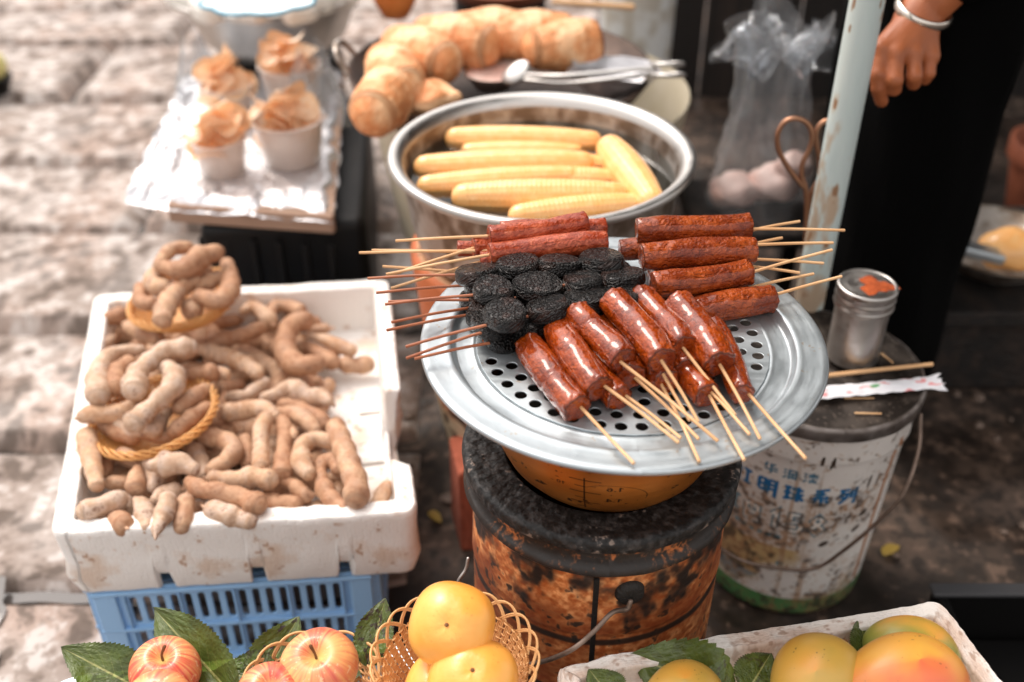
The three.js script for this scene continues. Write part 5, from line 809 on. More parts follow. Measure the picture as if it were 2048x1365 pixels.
// ---------------------------------------------------------------- white paint bucket with jar and chopsticks
const BK = [0.415, 0, -1.147];
{
  const g = thing('paint_bucket', 'dirty white paint bucket with blue lettering beside the stove', 'bucket');
  const lab = (() => {
    const W = 2048, Hh = 1024, c = document.createElement('canvas'); c.width = W; c.height = Hh; const q = c.getContext('2d'), id = q.createImageData(W, Hh);
    const paint = (after) => { for (let j = 0; j < Hh; j++) for (let i = 0; i < W; i++) {
      const u = i / W, v = j / Hh, a = fbm(u, v, 10, 5, 5, 501), b = fbm(u, v, 60, 30, 3, 502), s = fbm(u, v, 70, 2, 3, 503), k = (j * W + i) * 4; let col, al = 255;
      if (!after) { col = mixc([226, 222, 216], [200, 196, 192], a); if (v > 0.90) col = [72, 128, 74]; else if (v > 0.62) col = mixc(col, [206, 178, 108], 0.75 * sm(0.42, 0.6, a)); if (v > 0.80 && v <= 0.9) col = mixc(col, [128, 158, 176], sm(0.45, 0.6, a)); }
      else { const d = clamp(0.6 * sm(0.62, 0.8, s) * sm(0.1, 0.3, v) + 0.8 * sm(0.56, 0.72, 0.3 * b + 0.3 * a + 0.4 * fbm(u, v, 150, 70, 2, 507) + 0.12 * v) + 0.5 * sm(0.2, 0.8, v) * sm(0.3, 0.65, a) + 0.05); col = mixc([150, 108, 76], [66, 50, 40], sm(0.5, 0.7, b)); al = 195 * d; }
      id.data[k] = col[0]; id.data[k + 1] = col[1]; id.data[k + 2] = col[2]; id.data[k + 3] = al; } };
    paint(false); q.putImageData(id, 0, 0);
    // brush strokes of each character on a 10 x 10 field
    const ch = {
      hua: [[2, 0, 0, 4], [1.2, 2, 1.2, 5], [8, 0, 4, 3], [5, 0, 5, 4, 9, 4, 9, 3], [0, 6.5, 10, 6.5], [5, 5, 5, 10]], run: [[0, 1, 2, 2], [0, 4, 2, 5], [0, 10, 2, 7], [4, 0, 4, 10], [4, 1, 9, 1, 9, 10], [5, 4, 8, 4], [5.3, 6, 7.7, 6], [5, 8.5, 8, 8.5], [6.5, 4, 6.5, 8.5]], qi: [[0, 1, 2, 2], [0, 4, 2, 5], [0, 10, 2, 7], [3, 2, 10, 2], [6.5, 0, 6.5, 5], [6.5, 2, 3.4, 5], [6.5, 2, 9.8, 5], [6.5, 5.4, 6.5, 10], [4, 7, 5, 8], [9, 7, 8, 8], [4, 10, 5.4, 8.6], [9, 10, 7.6, 8.6]],
      ming: [[0.5, 1, 0.5, 8], [0.5, 1, 4, 1, 4, 8, 0.5, 8], [0.5, 4.5, 4, 4.5], [5.8, 0.6, 5.8, 6.5, 5, 10], [5.8, 0.6, 9.6, 0.6, 9.6, 10, 8.6, 9.5], [5.8, 3.4, 9.6, 3.4], [5.8, 6.2, 9.6, 6.2]], zhu: [[0, 1, 3.6, 1], [0, 4.6, 3.6, 4.6], [0, 9, 3.8, 8], [1.8, 1, 1.8, 8.6], [5.4, 0.4, 4.6, 3], [4.8, 2.2, 9.6, 2.2], [4, 5, 10, 5], [7, 0, 7, 10], [7, 5, 4.2, 9], [7, 5, 10, 9]], xi: [[8.6, 0, 1.6, 1.2], [5, 1.2, 2.4, 3.4, 6.2, 3.6], [6.6, 2.4, 2, 6, 8.4, 5.6], [7, 4.4, 8.8, 6.2], [5.2, 5.8, 5.2, 10, 4.2, 9.6], [2.8, 7, 1, 9.4], [7.2, 7, 9.2, 9.4]], lie: [[0, 1, 5.4, 1], [2.4, 1, 0.4, 5.6], [1.8, 3.6, 5, 3.6, 4, 7, 0.8, 10], [1.8, 5.4, 3.2, 6.8], [7, 1.4, 7, 7], [9.4, 0, 9.4, 10, 8, 9.4]],
      bai: [[5, 0, 4, 2], [1.4, 2, 8.6, 2, 8.6, 10, 1.4, 10, 1.4, 2], [1.4, 6, 8.6, 6]], ji: [[0, 2, 4, 2], [2, 0, 2, 10], [5, 1, 10, 1], [7.4, 1, 7.4, 9], [5, 9, 10, 9]],
    };
    const draw = (name, x, y, w, h, lw, col) => { q.strokeStyle = col; q.lineWidth = lw; q.lineCap = 'butt'; q.lineJoin = 'miter'; for (const s of ch[name]) { q.beginPath(); for (let i = 0; i < s.length; i += 2) q[i ? 'lineTo' : 'moveTo'](x + s[i] / 10 * w, y + s[i + 1] / 10 * h); q.stroke(); } };
    const X = 1024 - 70, blue = '#0f5f96', dim = '#44728c';
    ['hua', 'run', 'qi'].forEach((n, i) => draw(n, X - 42 + i * 66, 212, 46, 50, 8, dim));
    ['ji', 'ming', 'zhu', 'xi', 'lie'].forEach((n, i) => draw(n, X - 148 + i * 92, 292, 66, 78, 14, blue));
    q.font = 'bold 122px sans-serif'; q.lineJoin = 'round'; q.lineWidth = 9; q.strokeStyle = '#44748c'; q.fillStyle = '#eef0ee';
    draw('ji', X - 190, 440, 76, 88, 14, '#4c7b91'); 
    Object.assign(ch, { one: [[2.6, 2.4, 5, 0.4, 5, 10]], five: [[8.6, 0, 2.4, 0, 2, 4.6, 6.4, 4, 8.6, 6.6, 7.2, 9.6, 1.6, 9.6]], eight: [[5, 4.8, 2.2, 2.6, 5, 0, 7.8, 2.6, 5, 4.8, 1.6, 7.4, 5, 10, 8.4, 7.4, 5, 4.8]] });
    for (const [w, c] of [[27, '#44748c'], [13, '#f2f3f0']]) for (const [n, x] of [['bai', -96], ['one', -6], ['five', 62], ['eight', 138]]) draw(n, X + x, 440, 64, 92, w, c);
    q.fillStyle = '#5a93ac'; q.font = 'bold 30px sans-serif'; for (let i = 0; i < 7; i++) q.fillRect(X - 160 + i * 32, 566, 22, 24); q.beginPath(); q.arc(X + 70, 720, 14, 0, 7); q.fill();
    q.fillStyle = '#2f2218'; for (const [x, y, h] of [[X + 136, 118, 50], [X + 170, 118, 70], [X + 330, 250, 70], [X + 372, 270, 60]]) { q.beginPath(); q.ellipse(x, y + h / 2, 6, h / 2, 0.06, 0, 7); q.fill(); }
    for (const [x, y] of [[X + 210, 590], [X + 330, 540], [X + 345, 460]]) { q.beginPath(); q.ellipse(x, y, 20, 12, -0.7, 0, 7); q.fill(); }
    const c2 = document.createElement('canvas'); c2.width = W; c2.height = Hh; const q2 = c2.getContext('2d'); paint(true); q2.putImageData(id, 0, 0); q.drawImage(c2, 0, 0);
    q.strokeStyle = 'rgba(150,84,40,0.75)'; q.lineWidth = 26; for (const x of [X - 190, X + 440]) { q.beginPath(); q.moveTo(x, 120); q.quadraticCurveTo(x - 24, 480, x - 10, 900); q.stroke(); }
    const t = new THREE.CanvasTexture(c); t.colorSpace = THREE.SRGBColorSpace; t.wrapS = THREE.RepeatWrapping; return t;
  })();
  const body = lathe([[0, 0.004], [0.116, 0.0], [0.119, 0.005], [0.120, 0.012], [0.1225, 0.09], [0.1285, 0.255], [0.1305, 0.30], [0.1345, 0.304], [0.1335, 0.309], [0.1355, 0.345], [0.1355, 0.352]], 96, [0, 0, 0], (a, y) => 1 + 0.004 * n3(Math.cos(a) * 4, y * 14, Math.sin(a) * 4), 'height');
  { const p = body.attributes.position, uv = body.attributes.uv; for (let i = 0; i < p.count; i++) uv.setY(i, clamp(p.getY(i) / 0.36)); }
  const bm = part(g, 'body', body, std({ map: lab, roughness: 0.5, bumpMap: lumps, bumpScale: 0.002 })); bm.position.set(...BK); bm.rotation.y = Math.PI - 0.32;
  part(g, 'lid', lathe([[0.139, 0.352], [0.140, 0.357], [0.139, 0.366], [0.136, 0.3675], [0.132, 0.364], [0, 0.363]], 96, BK), M.lid);
  part(g, 'lid_rim', lathe([[0.1365, 0.346], [0.1405, 0.349], [0.1415, 0.362], [0.139, 0.3685], [0.136, 0.3685]], 120, BK, (a) => 1 + 0.006 * Math.abs(Math.sin(a * 9))), M.lidRim);
  part(g, 'bail', wire([[0.5301, 0.3511, -1.06], [0.5204, 0.326, -1.02], [0.5015, 0.2761, -0.99], [0.4785, 0.2366, -0.985], [0.4453, 0.176, -0.99], [0.414, 0.1287, -1], [0.3692, 0.1232, -1.005], [0.3135, 0.1357, -1.01], [0.2813, 0.1441, -1.03]], 0.0026, { segs: 60 }), M.rustWire);
  base(g);
}
{
  const g = thing('spice_shaker', 'steel spice shaker dusted with chili powder standing on the paint bucket', 'shaker'), C = [[0.4649, 0.367, -1.1651][0], 0.3675, [0.4649, 0.367, -1.1651][2]];
  part(g, 'can', lathe([[0, 0.001], [0.033, 0.001], [0.0345, 0.004], [0.0355, 0.085], [0.0355, 0.088]], 56, C), M.steel);
  part(g, 'cap', lathe([[0.0355, 0.084], [0.0385, 0.086], [0.0395, 0.089], [0.0385, 0.092], [0.0375, 0.094], [0.0385, 0.0965], [0.0395, 0.1], [0.0385, 0.1035], [0.0378, 0.106], [0.0392, 0.11], [0.0392, 0.116], [0.0375, 0.1185], [0.035, 0.1175], [0.0335, 0.116], [0, 0.116]], 56, C), M.steel);
  part(g, 'powder', gridGeo(24, 8, (u, v) => { const a = u * 6.283, r = v * (0.02 + 0.006 * Math.sin(a * 3 + 1) + 0.003 * Math.sin(a * 7)); return [C[0] + 0.010 + 1.1 * r * Math.cos(a), C[1] + 0.1162 + 0.0022 * (1 - v * v), C[2] + 0.002 + r * Math.sin(a)]; }, true), M.chili);
  base(g);
  solo('chopstick', 'wooden chopstick on the bucket lid in front of the shaker', 'chopstick', tube([V([0.3862, 0.376, -1.1055]), V([0.4765, 0.376, -1.122]), V([0.5665, 0.374, -1.1394])], [0.003, 0.0031, 0.0027], { sides: 8, cap: 'flat' }), M.bamboo);
  const w = gridGeo(40, 8, (u, v) => { const a = [0.3734, 0.372, -1.0753], b = [0.5669, 0.372, -1.1031], w2 = 0.026 * (v - 0.5), e = sm(0.9, 1, u); return [a[0] + (b[0] - a[0]) * u + 0.004 * e * Math.sin(v * 20), a[1] + 0.0035 * Math.sin(v * Math.PI) + 0.0015 * n3(u * 30, v * 6, 1) + e * 0.004 * Math.sin(v * 17), a[2] + (b[2] - a[2]) * u + w2 * (1 + 0.25 * e)]; });
  solo('chopstick_wrapper', 'printed white paper wrapper with a torn end lying on the bucket lid', 'wrapper', w, M.paper);
  [[1700, 797, 1750, 793], [1712, 824, 1762, 828], [1762, 708, 1788, 724]].forEach(([a, b, c, d], i) => { });
  solo('toothpick', 'broken toothpick nearest the front rim of the bucket lid', 'toothpick', tube([V([0.4387, 0.3665, -1.044]), V([0.4703, 0.3665, -1.043])], [0.0016, 0.0012], { sides: 6 }), M.bamboo);
  solo('toothpick', 'splinter of wood just below the paper wrapper on the bucket lid', 'toothpick', tube([V([0.4327, 0.3665, -1.0749]), V([0.4704, 0.3665, -1.0749])], [0.0011, 0.0009], { sides: 6 }), M.bamboo);
  solo('toothpick', 'short splinter of wood right of the shaker on the bucket lid', 'toothpick', tube([V([0.5094, 0.3665, -1.174]), V([0.5183, 0.3665, -1.1531])], [0.0016, 0.0014], { sides: 6 }), M.bamboo);
}

// ---------------------------------------------------------------- wire tongs, plastic bag
{
  const g = thing('wire_tongs', 'long rusty wire tongs with two looped handles behind the plate', 'tongs'), z = -1.24;
  const loop = (L) => wire(L, 0.0038, { segs: 80 });
  part(g, 'handle', loop([[0.4093, 0.5418, -1.335], [0.3873, 0.5664, -1.335], [0.3675, 0.5966, -1.335], [0.3627, 0.6202, -1.335], [0.3697, 0.6377, -1.335], [0.3838, 0.6427, -1.335], [0.3997, 0.6362, -1.335], [0.41, 0.6188, -1.335], [0.4097, 0.5996, -1.335], [0.4037, 0.5771, -1.335], [0.4052, 0.5588, -1.335], [0.4145, 0.5356, -1.335], [0.421, 0.5039, -1.335], [0.4259, 0.4578, -1.33], [0.4291, 0.396, -1.32]]), M.copper);
  part(g, 'handle', loop([[0.4316, 0.5511, -1.335], [0.4263, 0.5831, -1.335], [0.4186, 0.604, -1.335], [0.4152, 0.6246, -1.335], [0.4213, 0.6369, -1.335], [0.4329, 0.6398, -1.335], [0.4479, 0.6319, -1.335], [0.4557, 0.6114, -1.335], [0.4514, 0.5816, -1.335], [0.434, 0.5487, -1.343], [0.4256, 0.522, -1.343], [0.4319, 0.4835, -1.343], [0.436, 0.4382, -1.335], [0.4399, 0.3867, -1.335]]), M.copper);
  base(g);
  const b = thing('plastic_bag', 'tall clear plastic bag with pinkish meat in its bottom', 'bag'), C = [0.452, 0, -1.74];
  part(b, 'film', gridGeo(56, 50, (u, v) => { const a = u * 6.283, y = 0.30 + 0.34 * v, r = (0.088 - 0.03 * sm(0.1, 0.7, v) + 0.026 * sm(0.8, 1, v)) * (1 + (0.08 + 0.2 * v) * Math.sin(a * 5 + v * 4) * 0.6 + 0.07 * Math.sin(a * 9 - v * 7) + 0.05 * n3(a * 3, v * 16, 2)); return [C[0] + r * Math.cos(a), y + 0.03 * sm(0.85, 1, v) * Math.sin(a * 3), C[2] + 0.8 * r * Math.sin(a)]; }, true), M.clear);
  part(b, 'tied_top', gridGeo(40, 12, (u, v) => { const a = u * 6.283, r = 0.035 + 0.055 * v + 0.02 * Math.sin(a * 6) + 0.012 * Math.sin(a * 13 + v * 8); return [C[0] + r * Math.cos(a), 0.60 + 0.03 * Math.sin(a * 4 + v * 3) + 0.02 * n3(a * 5, v * 9, 4), C[2] + 0.8 * r * Math.sin(a)]; }, true), M.clear);
  base(b);
  [[-0.045, 0.335, 0.01, 0.042], [0.03, 0.345, 0.0, 0.045], [0.055, 0.385, 0.01, 0.03]].forEach(([x, y, z2, r], i) => solo('meat_piece', ['pale piece of meat at the left in the clear bag', 'pinkish piece of meat at the right in the clear bag', 'small piece of meat highest in the clear bag'][i], 'meat', roughen(new THREE.SphereGeometry(r, 24, 16).scale(1.1, 0.75, 0.9), 0.006, 55).translate(C[0] + x, y, C[2] + z2), M.meat, 'meat in the clear bag'));
  solo('stool', 'dark low stool under the clear bag', 'stool', mergeGeometries([box(0.26, 0.03, 0.22, C[0], 0.285, C[2], 0.006), ...[[-0.1, -0.08], [0.1, -0.08], [-0.1, 0.08], [0.1, 0.08]].map(([x, z3]) => box(0.03, 0.27, 0.03, C[0] + x, 0.135, C[2] + z3, 0.004))]), M.darkWood[0]);
}

// ---------------------------------------------------------------- the seller
{
  const g = thing('person', 'seller in loose black clothes standing with one hand hanging, silver bangle on the wrist', 'person');
  const hand = [ // finger joints, each chain with its radius
    [[[0.4871, 0.7316, -1.357], [0.4838, 0.7029, -1.3369], [0.4859, 0.6866, -1.3328], [0.4969, 0.6655, -1.3401]], 0.0103], [[[0.5053, 0.7277, -1.347], [0.5026, 0.7005, -1.3254], [0.5064, 0.6863, -1.3302], [0.5193, 0.6849, -1.3658]], 0.0104], [[[0.5299, 0.7263, -1.3509], [0.5298, 0.7033, -1.3323], [0.5337, 0.6907, -1.3382], [0.5442, 0.6909, -1.3761]], 0.0098], [[[0.5556, 0.7207, -1.3591], [0.553, 0.7022, -1.3462], [0.5529, 0.6919, -1.3512], [0.559, 0.6942, -1.3821]], 0.0088], [[[0.5266, 0.7376, -1.4088], [0.5102, 0.7112, -1.4087], [0.5078, 0.687, -1.3978], [0.5088, 0.6747, -1.3831]], 0.0108],
  ];
  const wrist = [0.5446, 0.7595, -1.3998], elbow = [0.70, 0.965, -1.40], shoulder = [0.67, 1.27, -1.43];
  const hd = (x, y, z) => {
    let palm = capsule(x, y, z, wrist, elbow, 0.0265, 0.038);
    for (let f = 0; f < 4; f++) palm = smin(palm, capsule(x, y, z, wrist, hand[f][0][0], 0.024, 0.0128), 0.012);
    palm = smin(palm, capsule(x, y, z, wrist, hand[4][0][0], 0.022, 0.016), 0.01);
    let d = palm;
    for (const [c, r] of hand) { let fd = 9; for (let k = 0; k < 3; k++) fd = Math.min(fd, capsule(x, y, z, c[k], c[k + 1], r * (1.06 - 0.06 * k), r * (1.0 - 0.08 * k))); fd = smin(fd, Math.hypot(x - c[1][0], y - c[1][1], z - c[1][2]) - r * 1.06, 0.003); d = smin(d, fd, 0.005); }
    return d;
  };
  const lo = [0.42, 0.60, -1.50], hi = [0.66, 0.84, -1.26];
  const handG = mcGeo(lo, hi, 84, hd);
  const H0 = [0.60, 1.52, -1.56];
  const bodyD = (x, y, z) => {
    let d = capsule(x, y, z, [0.64, 0.86, -1.57], [0.64, 1.24, -1.57], 0.105, 0.12);
    d = smin(d, capsule(x, y, z, [0.66, 1.27, -1.43], [0.66, 1.27, -1.71], 0.052, 0.052), 0.05); d = smin(d, capsule(x, y, z, [0.63, 1.28, -1.57], [0.61, 1.42, -1.565], 0.05, 0.045), 0.03);
    d = smin(d, capsule(x, y, z, [0.625, 1.50, -1.565], [0.61, 1.56, -1.565], 0.075, 0.085), 0.03); d = smin(d, capsule(x, y, z, [0.535, 1.50, -1.565], [0.55, 1.525, -1.565], 0.008, 0.01), 0.02);
    for (const s of [-1, 1]) d = smin(d, capsule(x, y, z, [0.625, 1.505, -1.565 + s * 0.078], [0.63, 1.525, -1.565 + s * 0.082], 0.012, 0.012), 0.008);
    d = smin(d, capsule(x, y, z, shoulder, elbow, 0.047, 0.04), 0.03); d = smin(d, capsule(x, y, z, elbow, wrist, 0.039, 0.0275), 0.02);
    d = smin(d, capsule(x, y, z, [0.67, 1.27, -1.71], [0.70, 1.0, -1.74], 0.047, 0.04), 0.03); d = smin(d, capsule(x, y, z, [0.70, 1.0, -1.74], [0.60, 0.80, -1.74], 0.038, 0.027), 0.02);
    d = smin(d, capsule(x, y, z, [0.60, 0.80, -1.74], [0.58, 0.73, -1.74], 0.026, 0.022), 0.02);
    for (const zz of [-1.51, -1.64]) { d = smin(d, capsule(x, y, z, [0.64, 0.84, zz], [0.64, 0.46, zz], 0.085, 0.058), 0.04); d = smin(d, capsule(x, y, z, [0.64, 0.46, zz], [0.65, 0.08, zz], 0.056, 0.038), 0.02); d = smin(d, capsule(x, y, z, [0.66, 0.055, zz], [0.50, 0.04, zz], 0.036, 0.028), 0.02); }
    return d;
  };
  const bodyG = mcGeo([-0.25, -0.02, -2.43], [1.47, 1.70, -0.71], 110, bodyD);
  part(g, 'body', mergeGeometries([bodyG, handG]), M.skin);
  const lowD = (x, y, z) => { let d = capsule(x, y, z, [0.635, 0.88, -1.575], [0.635, 0.80, -1.575], 0.14, 0.14); for (const zz of [-1.505, -1.645]) d = smin(d, capsule(x, y, z, [0.632, 0.80, zz], [0.634, 0.10, zz], 0.112, 0.10), 0.03); d += 0.006 * Math.sin(x * 60 + y * 14) * Math.sin(z * 50 + y * 9); return Math.max(d, 0.09 - y); };
  const trG = mcGeo([0.10, 0.03, -2.06], [1.06, 1.03, -1.08], 76, lowD); part(g, 'trousers', trG, M.cloth);
  const topD = (x, y, z) => { let d = capsule(x, y, z, [0.64, 0.84, -1.57], [0.64, 1.22, -1.57], 0.145, 0.14); d = smin(d, capsule(x, y, z, [0.66, 1.275, -1.42], [0.66, 1.275, -1.72], 0.07, 0.07), 0.06); d = smin(d, capsule(x, y, z, shoulder, elbow, 0.066, 0.058), 0.03); d = smin(d, capsule(x, y, z, elbow, [elbow[0] * 0.32 + wrist[0] * 0.68, elbow[1] * 0.32 + wrist[1] * 0.68, elbow[2] * 0.32 + wrist[2] * 0.68], 0.056, 0.046), 0.02); d = smin(d, capsule(x, y, z, [0.67, 1.27, -1.71], [0.70, 1.0, -1.74], 0.066, 0.056), 0.03); d = smin(d, capsule(x, y, z, [0.70, 1.0, -1.74], [0.64, 0.88, -1.74], 0.054, 0.046), 0.02); return Math.max(d, y - 1.375); };
  part(g, 'shirt', mcGeo([0.26, 0.66, -1.95], [1.02, 1.42, -1.19], 80, topD), M.cloth);
  part(g, 'hair', mcGeo([0.48, 1.40, -1.69], [0.74, 1.68, -1.43], 40, (x, y, z) => Math.max(capsule(x, y, z, [0.64, 1.51, -1.565], [0.622, 1.566, -1.565], 0.09, 0.094), 0.553 + 0.25 * Math.max(0, 1.56 - y) - x - 0.6 * Math.max(0, y - 1.58))), M.hair);
  for (const zz of [-1.51, -1.64]) part(g, 'shoe', roughen(box(0.27, 0.085, 0.1, 0.585, 0.034, zz, 0.036), 0.002, 30), M.shoe);
  const br = part(g, 'bangle', new THREE.TorusGeometry(0.0395, 0.0042, 14, 56), M.silver); br.scale.set(1, 0.9, 1.7);
  br.position.set(...[0.5501, 0.7671, -1.4014]); br.lookAt(br.position.clone().add(new THREE.Vector3(0.22, 0.93, 0.22)));
  base(g);
}

// ---------------------------------------------------------------- right back
{
  const C = [0.8812, 0.2718, -1.6625];
  let g = thing('steel_bowl', 'steel bowl with yellow food on a dark stand at the right edge', 'bowl');
  part(g, 'shell', lathe([[0, -0.055], [0.07, -0.055], [0.105, -0.03], [0.130, -0.003], [0.135, 0], [0.127, 0], [0.1, -0.024], [0.065, -0.048], [0, -0.048]], 64, C), M.steelDull);
  base(g);
  solo('dough_ball', 'yellow round dough ball in the steel bowl at the right edge', 'dough ball', roughen(new THREE.SphereGeometry(0.05, 26, 18).scale(1.1, 0.75, 0.9), 0.004, 50).translate(...[0.8792, 0.2806, -1.6076]), M.corn);
  solo('scraper', 'flat steel scraper lying across the rim of the right edge bowl', 'scraper', box(0.13, 0.018, 0.04, 0, 0, 0, 0.006).rotateZ(-0.3).rotateY(0.1).translate(...[0.7834, 0.3071, -1.5652]), M.alloy);
  solo('side_stand', 'dark stand carrying the steel bowl at the right edge', 'stand', mergeGeometries([box(0.5, 0.03, 0.4, 0.98, 0.19, -1.72, 0.006), box(0.44, 0.17, 0.34, 0.98, 0.09, -1.73, 0.01)]), M.darkWood[0]);
  solo('flower_pot', 'brick coloured clay pot in the shadow beyond the seller', 'pot', lathe([[0, 0], [0.06, 0], [0.09, 0.13], [0.1, 0.13], [0.1, 0.16], [0.085, 0.16], [0.055, 0.02], [0, 0.02]], 32, [1.02, 0.0, -2.30]), M.terracotta);
  const pl = thing('potted_plant', 'dark green leaves growing in the clay pot in the shadow', 'plant');
  for (let i = 0; i < 12; i++) { const a = i * 2.4, m = part(pl, 'leaf', gridGeo(4, 8, (u, v) => [(u - 0.5) * 0.05 * Math.sin(v * 3.14), 0.12 * v - 0.09 * v * v, 0.11 * v]), M.leaf[0]); m.position.set(1.02, 0.15, -2.30); m.rotation.set(-0.3 + 0.1 * (i % 3), a, 0, 'YXZ'); }
  base(pl);
  solo('flower_pot', 'clay pot at the far right edge in the dark', 'pot', lathe([[0, 0], [0.07, 0], [0.1, 0.2], [0.11, 0.2], [0.11, 0.24], [0.095, 0.24], [0.06, 0.02], [0, 0.02]], 32, [1.22, 0.0, -2.15]), M.terracotta);
  g = thing('black_crate', 'black plastic crate with a grey worn rim at the lower right', 'crate');
  part(g, 'side_panel', box(0.42, 0.10, 0.012, 0.79, 0.05, -0.985, 0.003).rotateY(0), M.blackPlastic); part(g, 'side_panel', box(0.012, 0.10, 0.36, 0.59, 0.05, -0.80, 0.003), M.blackPlastic); part(g, 'side_panel', box(0.42, 0.10, 0.012, 0.79, 0.05, -0.62, 0.003), M.blackPlastic); part(g, 'base', box(0.40, 0.01, 0.35, 0.79, 0.007, -0.80, 0.003), M.blackPlastic);
  part(g, 'rim', box(0.43, 0.008, 0.022, 0.79, 0.104, -0.983, 0.003), std({ color: 0x3c3c3e, roughness: 0.6 })); g.rotation.y = 0.0; base(g);
  solo('fallen_leaf', 'yellow fallen leaf on the dark earth by the paint bucket', 'leaf', leafGeo(0.045, 0.02).rotateY(2.2).translate(...[0.5739, 0.006, -1.1423]), M.leafDry);
  solo('fallen_leaf', 'small yellow leaf on the ground between foam box and stove', 'leaf', leafGeo(0.03, 0.018).rotateY(0.8).translate(...[-0.134, 0.012, -1.2304]), M.leafDry);
}
function leafGeo(len, wid, o = {}) { // along +z from the stalk, serrated, folded at the midrib
  const { fold = 0.32, curl = 0.3, teeth = 22, wav = 0.05, twist = 0 } = o, nv = 88;
  return gridGeo(10, nv, (u, v) => {
    const s = (u - 0.5) * 2, w0 = wid / 2 * Math.pow(Math.sin(Math.PI * Math.pow(v, 0.72)), 0.85), saw = 1 - 0.10 * ((v * teeth) % 1) * Math.min(1, Math.abs(s) * 1.6), w = w0 * saw * s, z = len * v;
    const y = fold * Math.abs(w) + curl * len * (v * v) * -0.5 + wav * len * Math.sin(v * 9 + s * 2) * Math.abs(s) * 0.5, tw = twist * v;
    return [w * Math.cos(tw), y + w * Math.sin(tw), z, u, v];
  });
}

// ---------------------------------------------------------------- front bench: fruit tray, baskets, mango box
{
  const g = thing('bench', 'dark wooden bench under the fruit at the front', 'bench');
  for (let i = 0; i < 4; i++) part(g, numbered('bench_board'), box(1.10, 0.022, 0.098, 0.04, 0.238, -0.655 + i * 0.102 + 0.02, 0.003), M.darkWood[i % 3]);
  for (const [x, z] of [[-0.42, -0.6], [0.5, -0.6], [-0.42, -0.34], [0.5, -0.34]]) part(g, 'leg', box(0.04, 0.225, 0.04, x, 0.113, z, 0.003), M.darkWood[0]);
  base(g);
  // aluminium tray
  const t = thing('fruit_tray', 'shallow aluminium tray under the baskets of apples', 'tray');
  const cs = [[-0.488, -0.690], [-0.10, -0.742], [-0.04, -0.30], [-0.44, -0.25]], R = 0.05;
  const outline = (inset) => { const s = new THREE.Shape(), n = 4; const P = cs.map((c) => new THREE.Vector2(c[0], -c[1])), cen = P.reduce((a, b) => a.clone().add(b)).multiplyScalar(0.25); const Q = P.map((p) => p.clone().lerp(cen, inset)); for (let i = 0; i < n; i++) { const a = Q[i], b = Q[(i + 1) % n], z = Q[(i + n - 1) % n], p0 = a.clone().lerp(z, R / a.distanceTo(z)), p1 = a.clone().lerp(b, R / a.distanceTo(b)); i ? s.lineTo(p0.x, p0.y) : s.moveTo(p0.x, p0.y); s.quadraticCurveTo(a.x, a.y, p1.x, p1.y); } s.closePath(); return s; };
  const rim = outline(0), hole = outline(0.055); rim.holes.push(new THREE.Path(hole.getPoints(16)));
  const rg = new THREE.ExtrudeGeometry(rim, { depth: 0.003, bevelEnabled: true, bevelSize: 0.0015, bevelThickness: 0.0015, bevelSegments: 2 }); rg.rotateX(-Math.PI / 2); rg.translate(0, 0.294, 0); part(t, 'rim', rg, M.alloy);
  const wl = outline(0.055).getPoints(16), wg = gridGeo(wl.length - 1, 3, (u, v) => { const p = wl[Math.round(u * (wl.length - 1))], c = new THREE.Vector2(-0.27, 0.49); const q = p.clone().lerp(c, 0.05 * v); return [q.x, 0.295 - 0.04 * v, -q.y, u * 5, v]; }); part(t, 'wall', wg, M.alloy);
  const fl = new THREE.ShapeGeometry(outline(0.10)); fl.rotateX(-Math.PI / 2); fl.translate(0, 0.2555, 0); part(t, 'floor', fl, M.alloy); base(t);
}
const PB = [-0.0543, 0.3885, -0.6456];
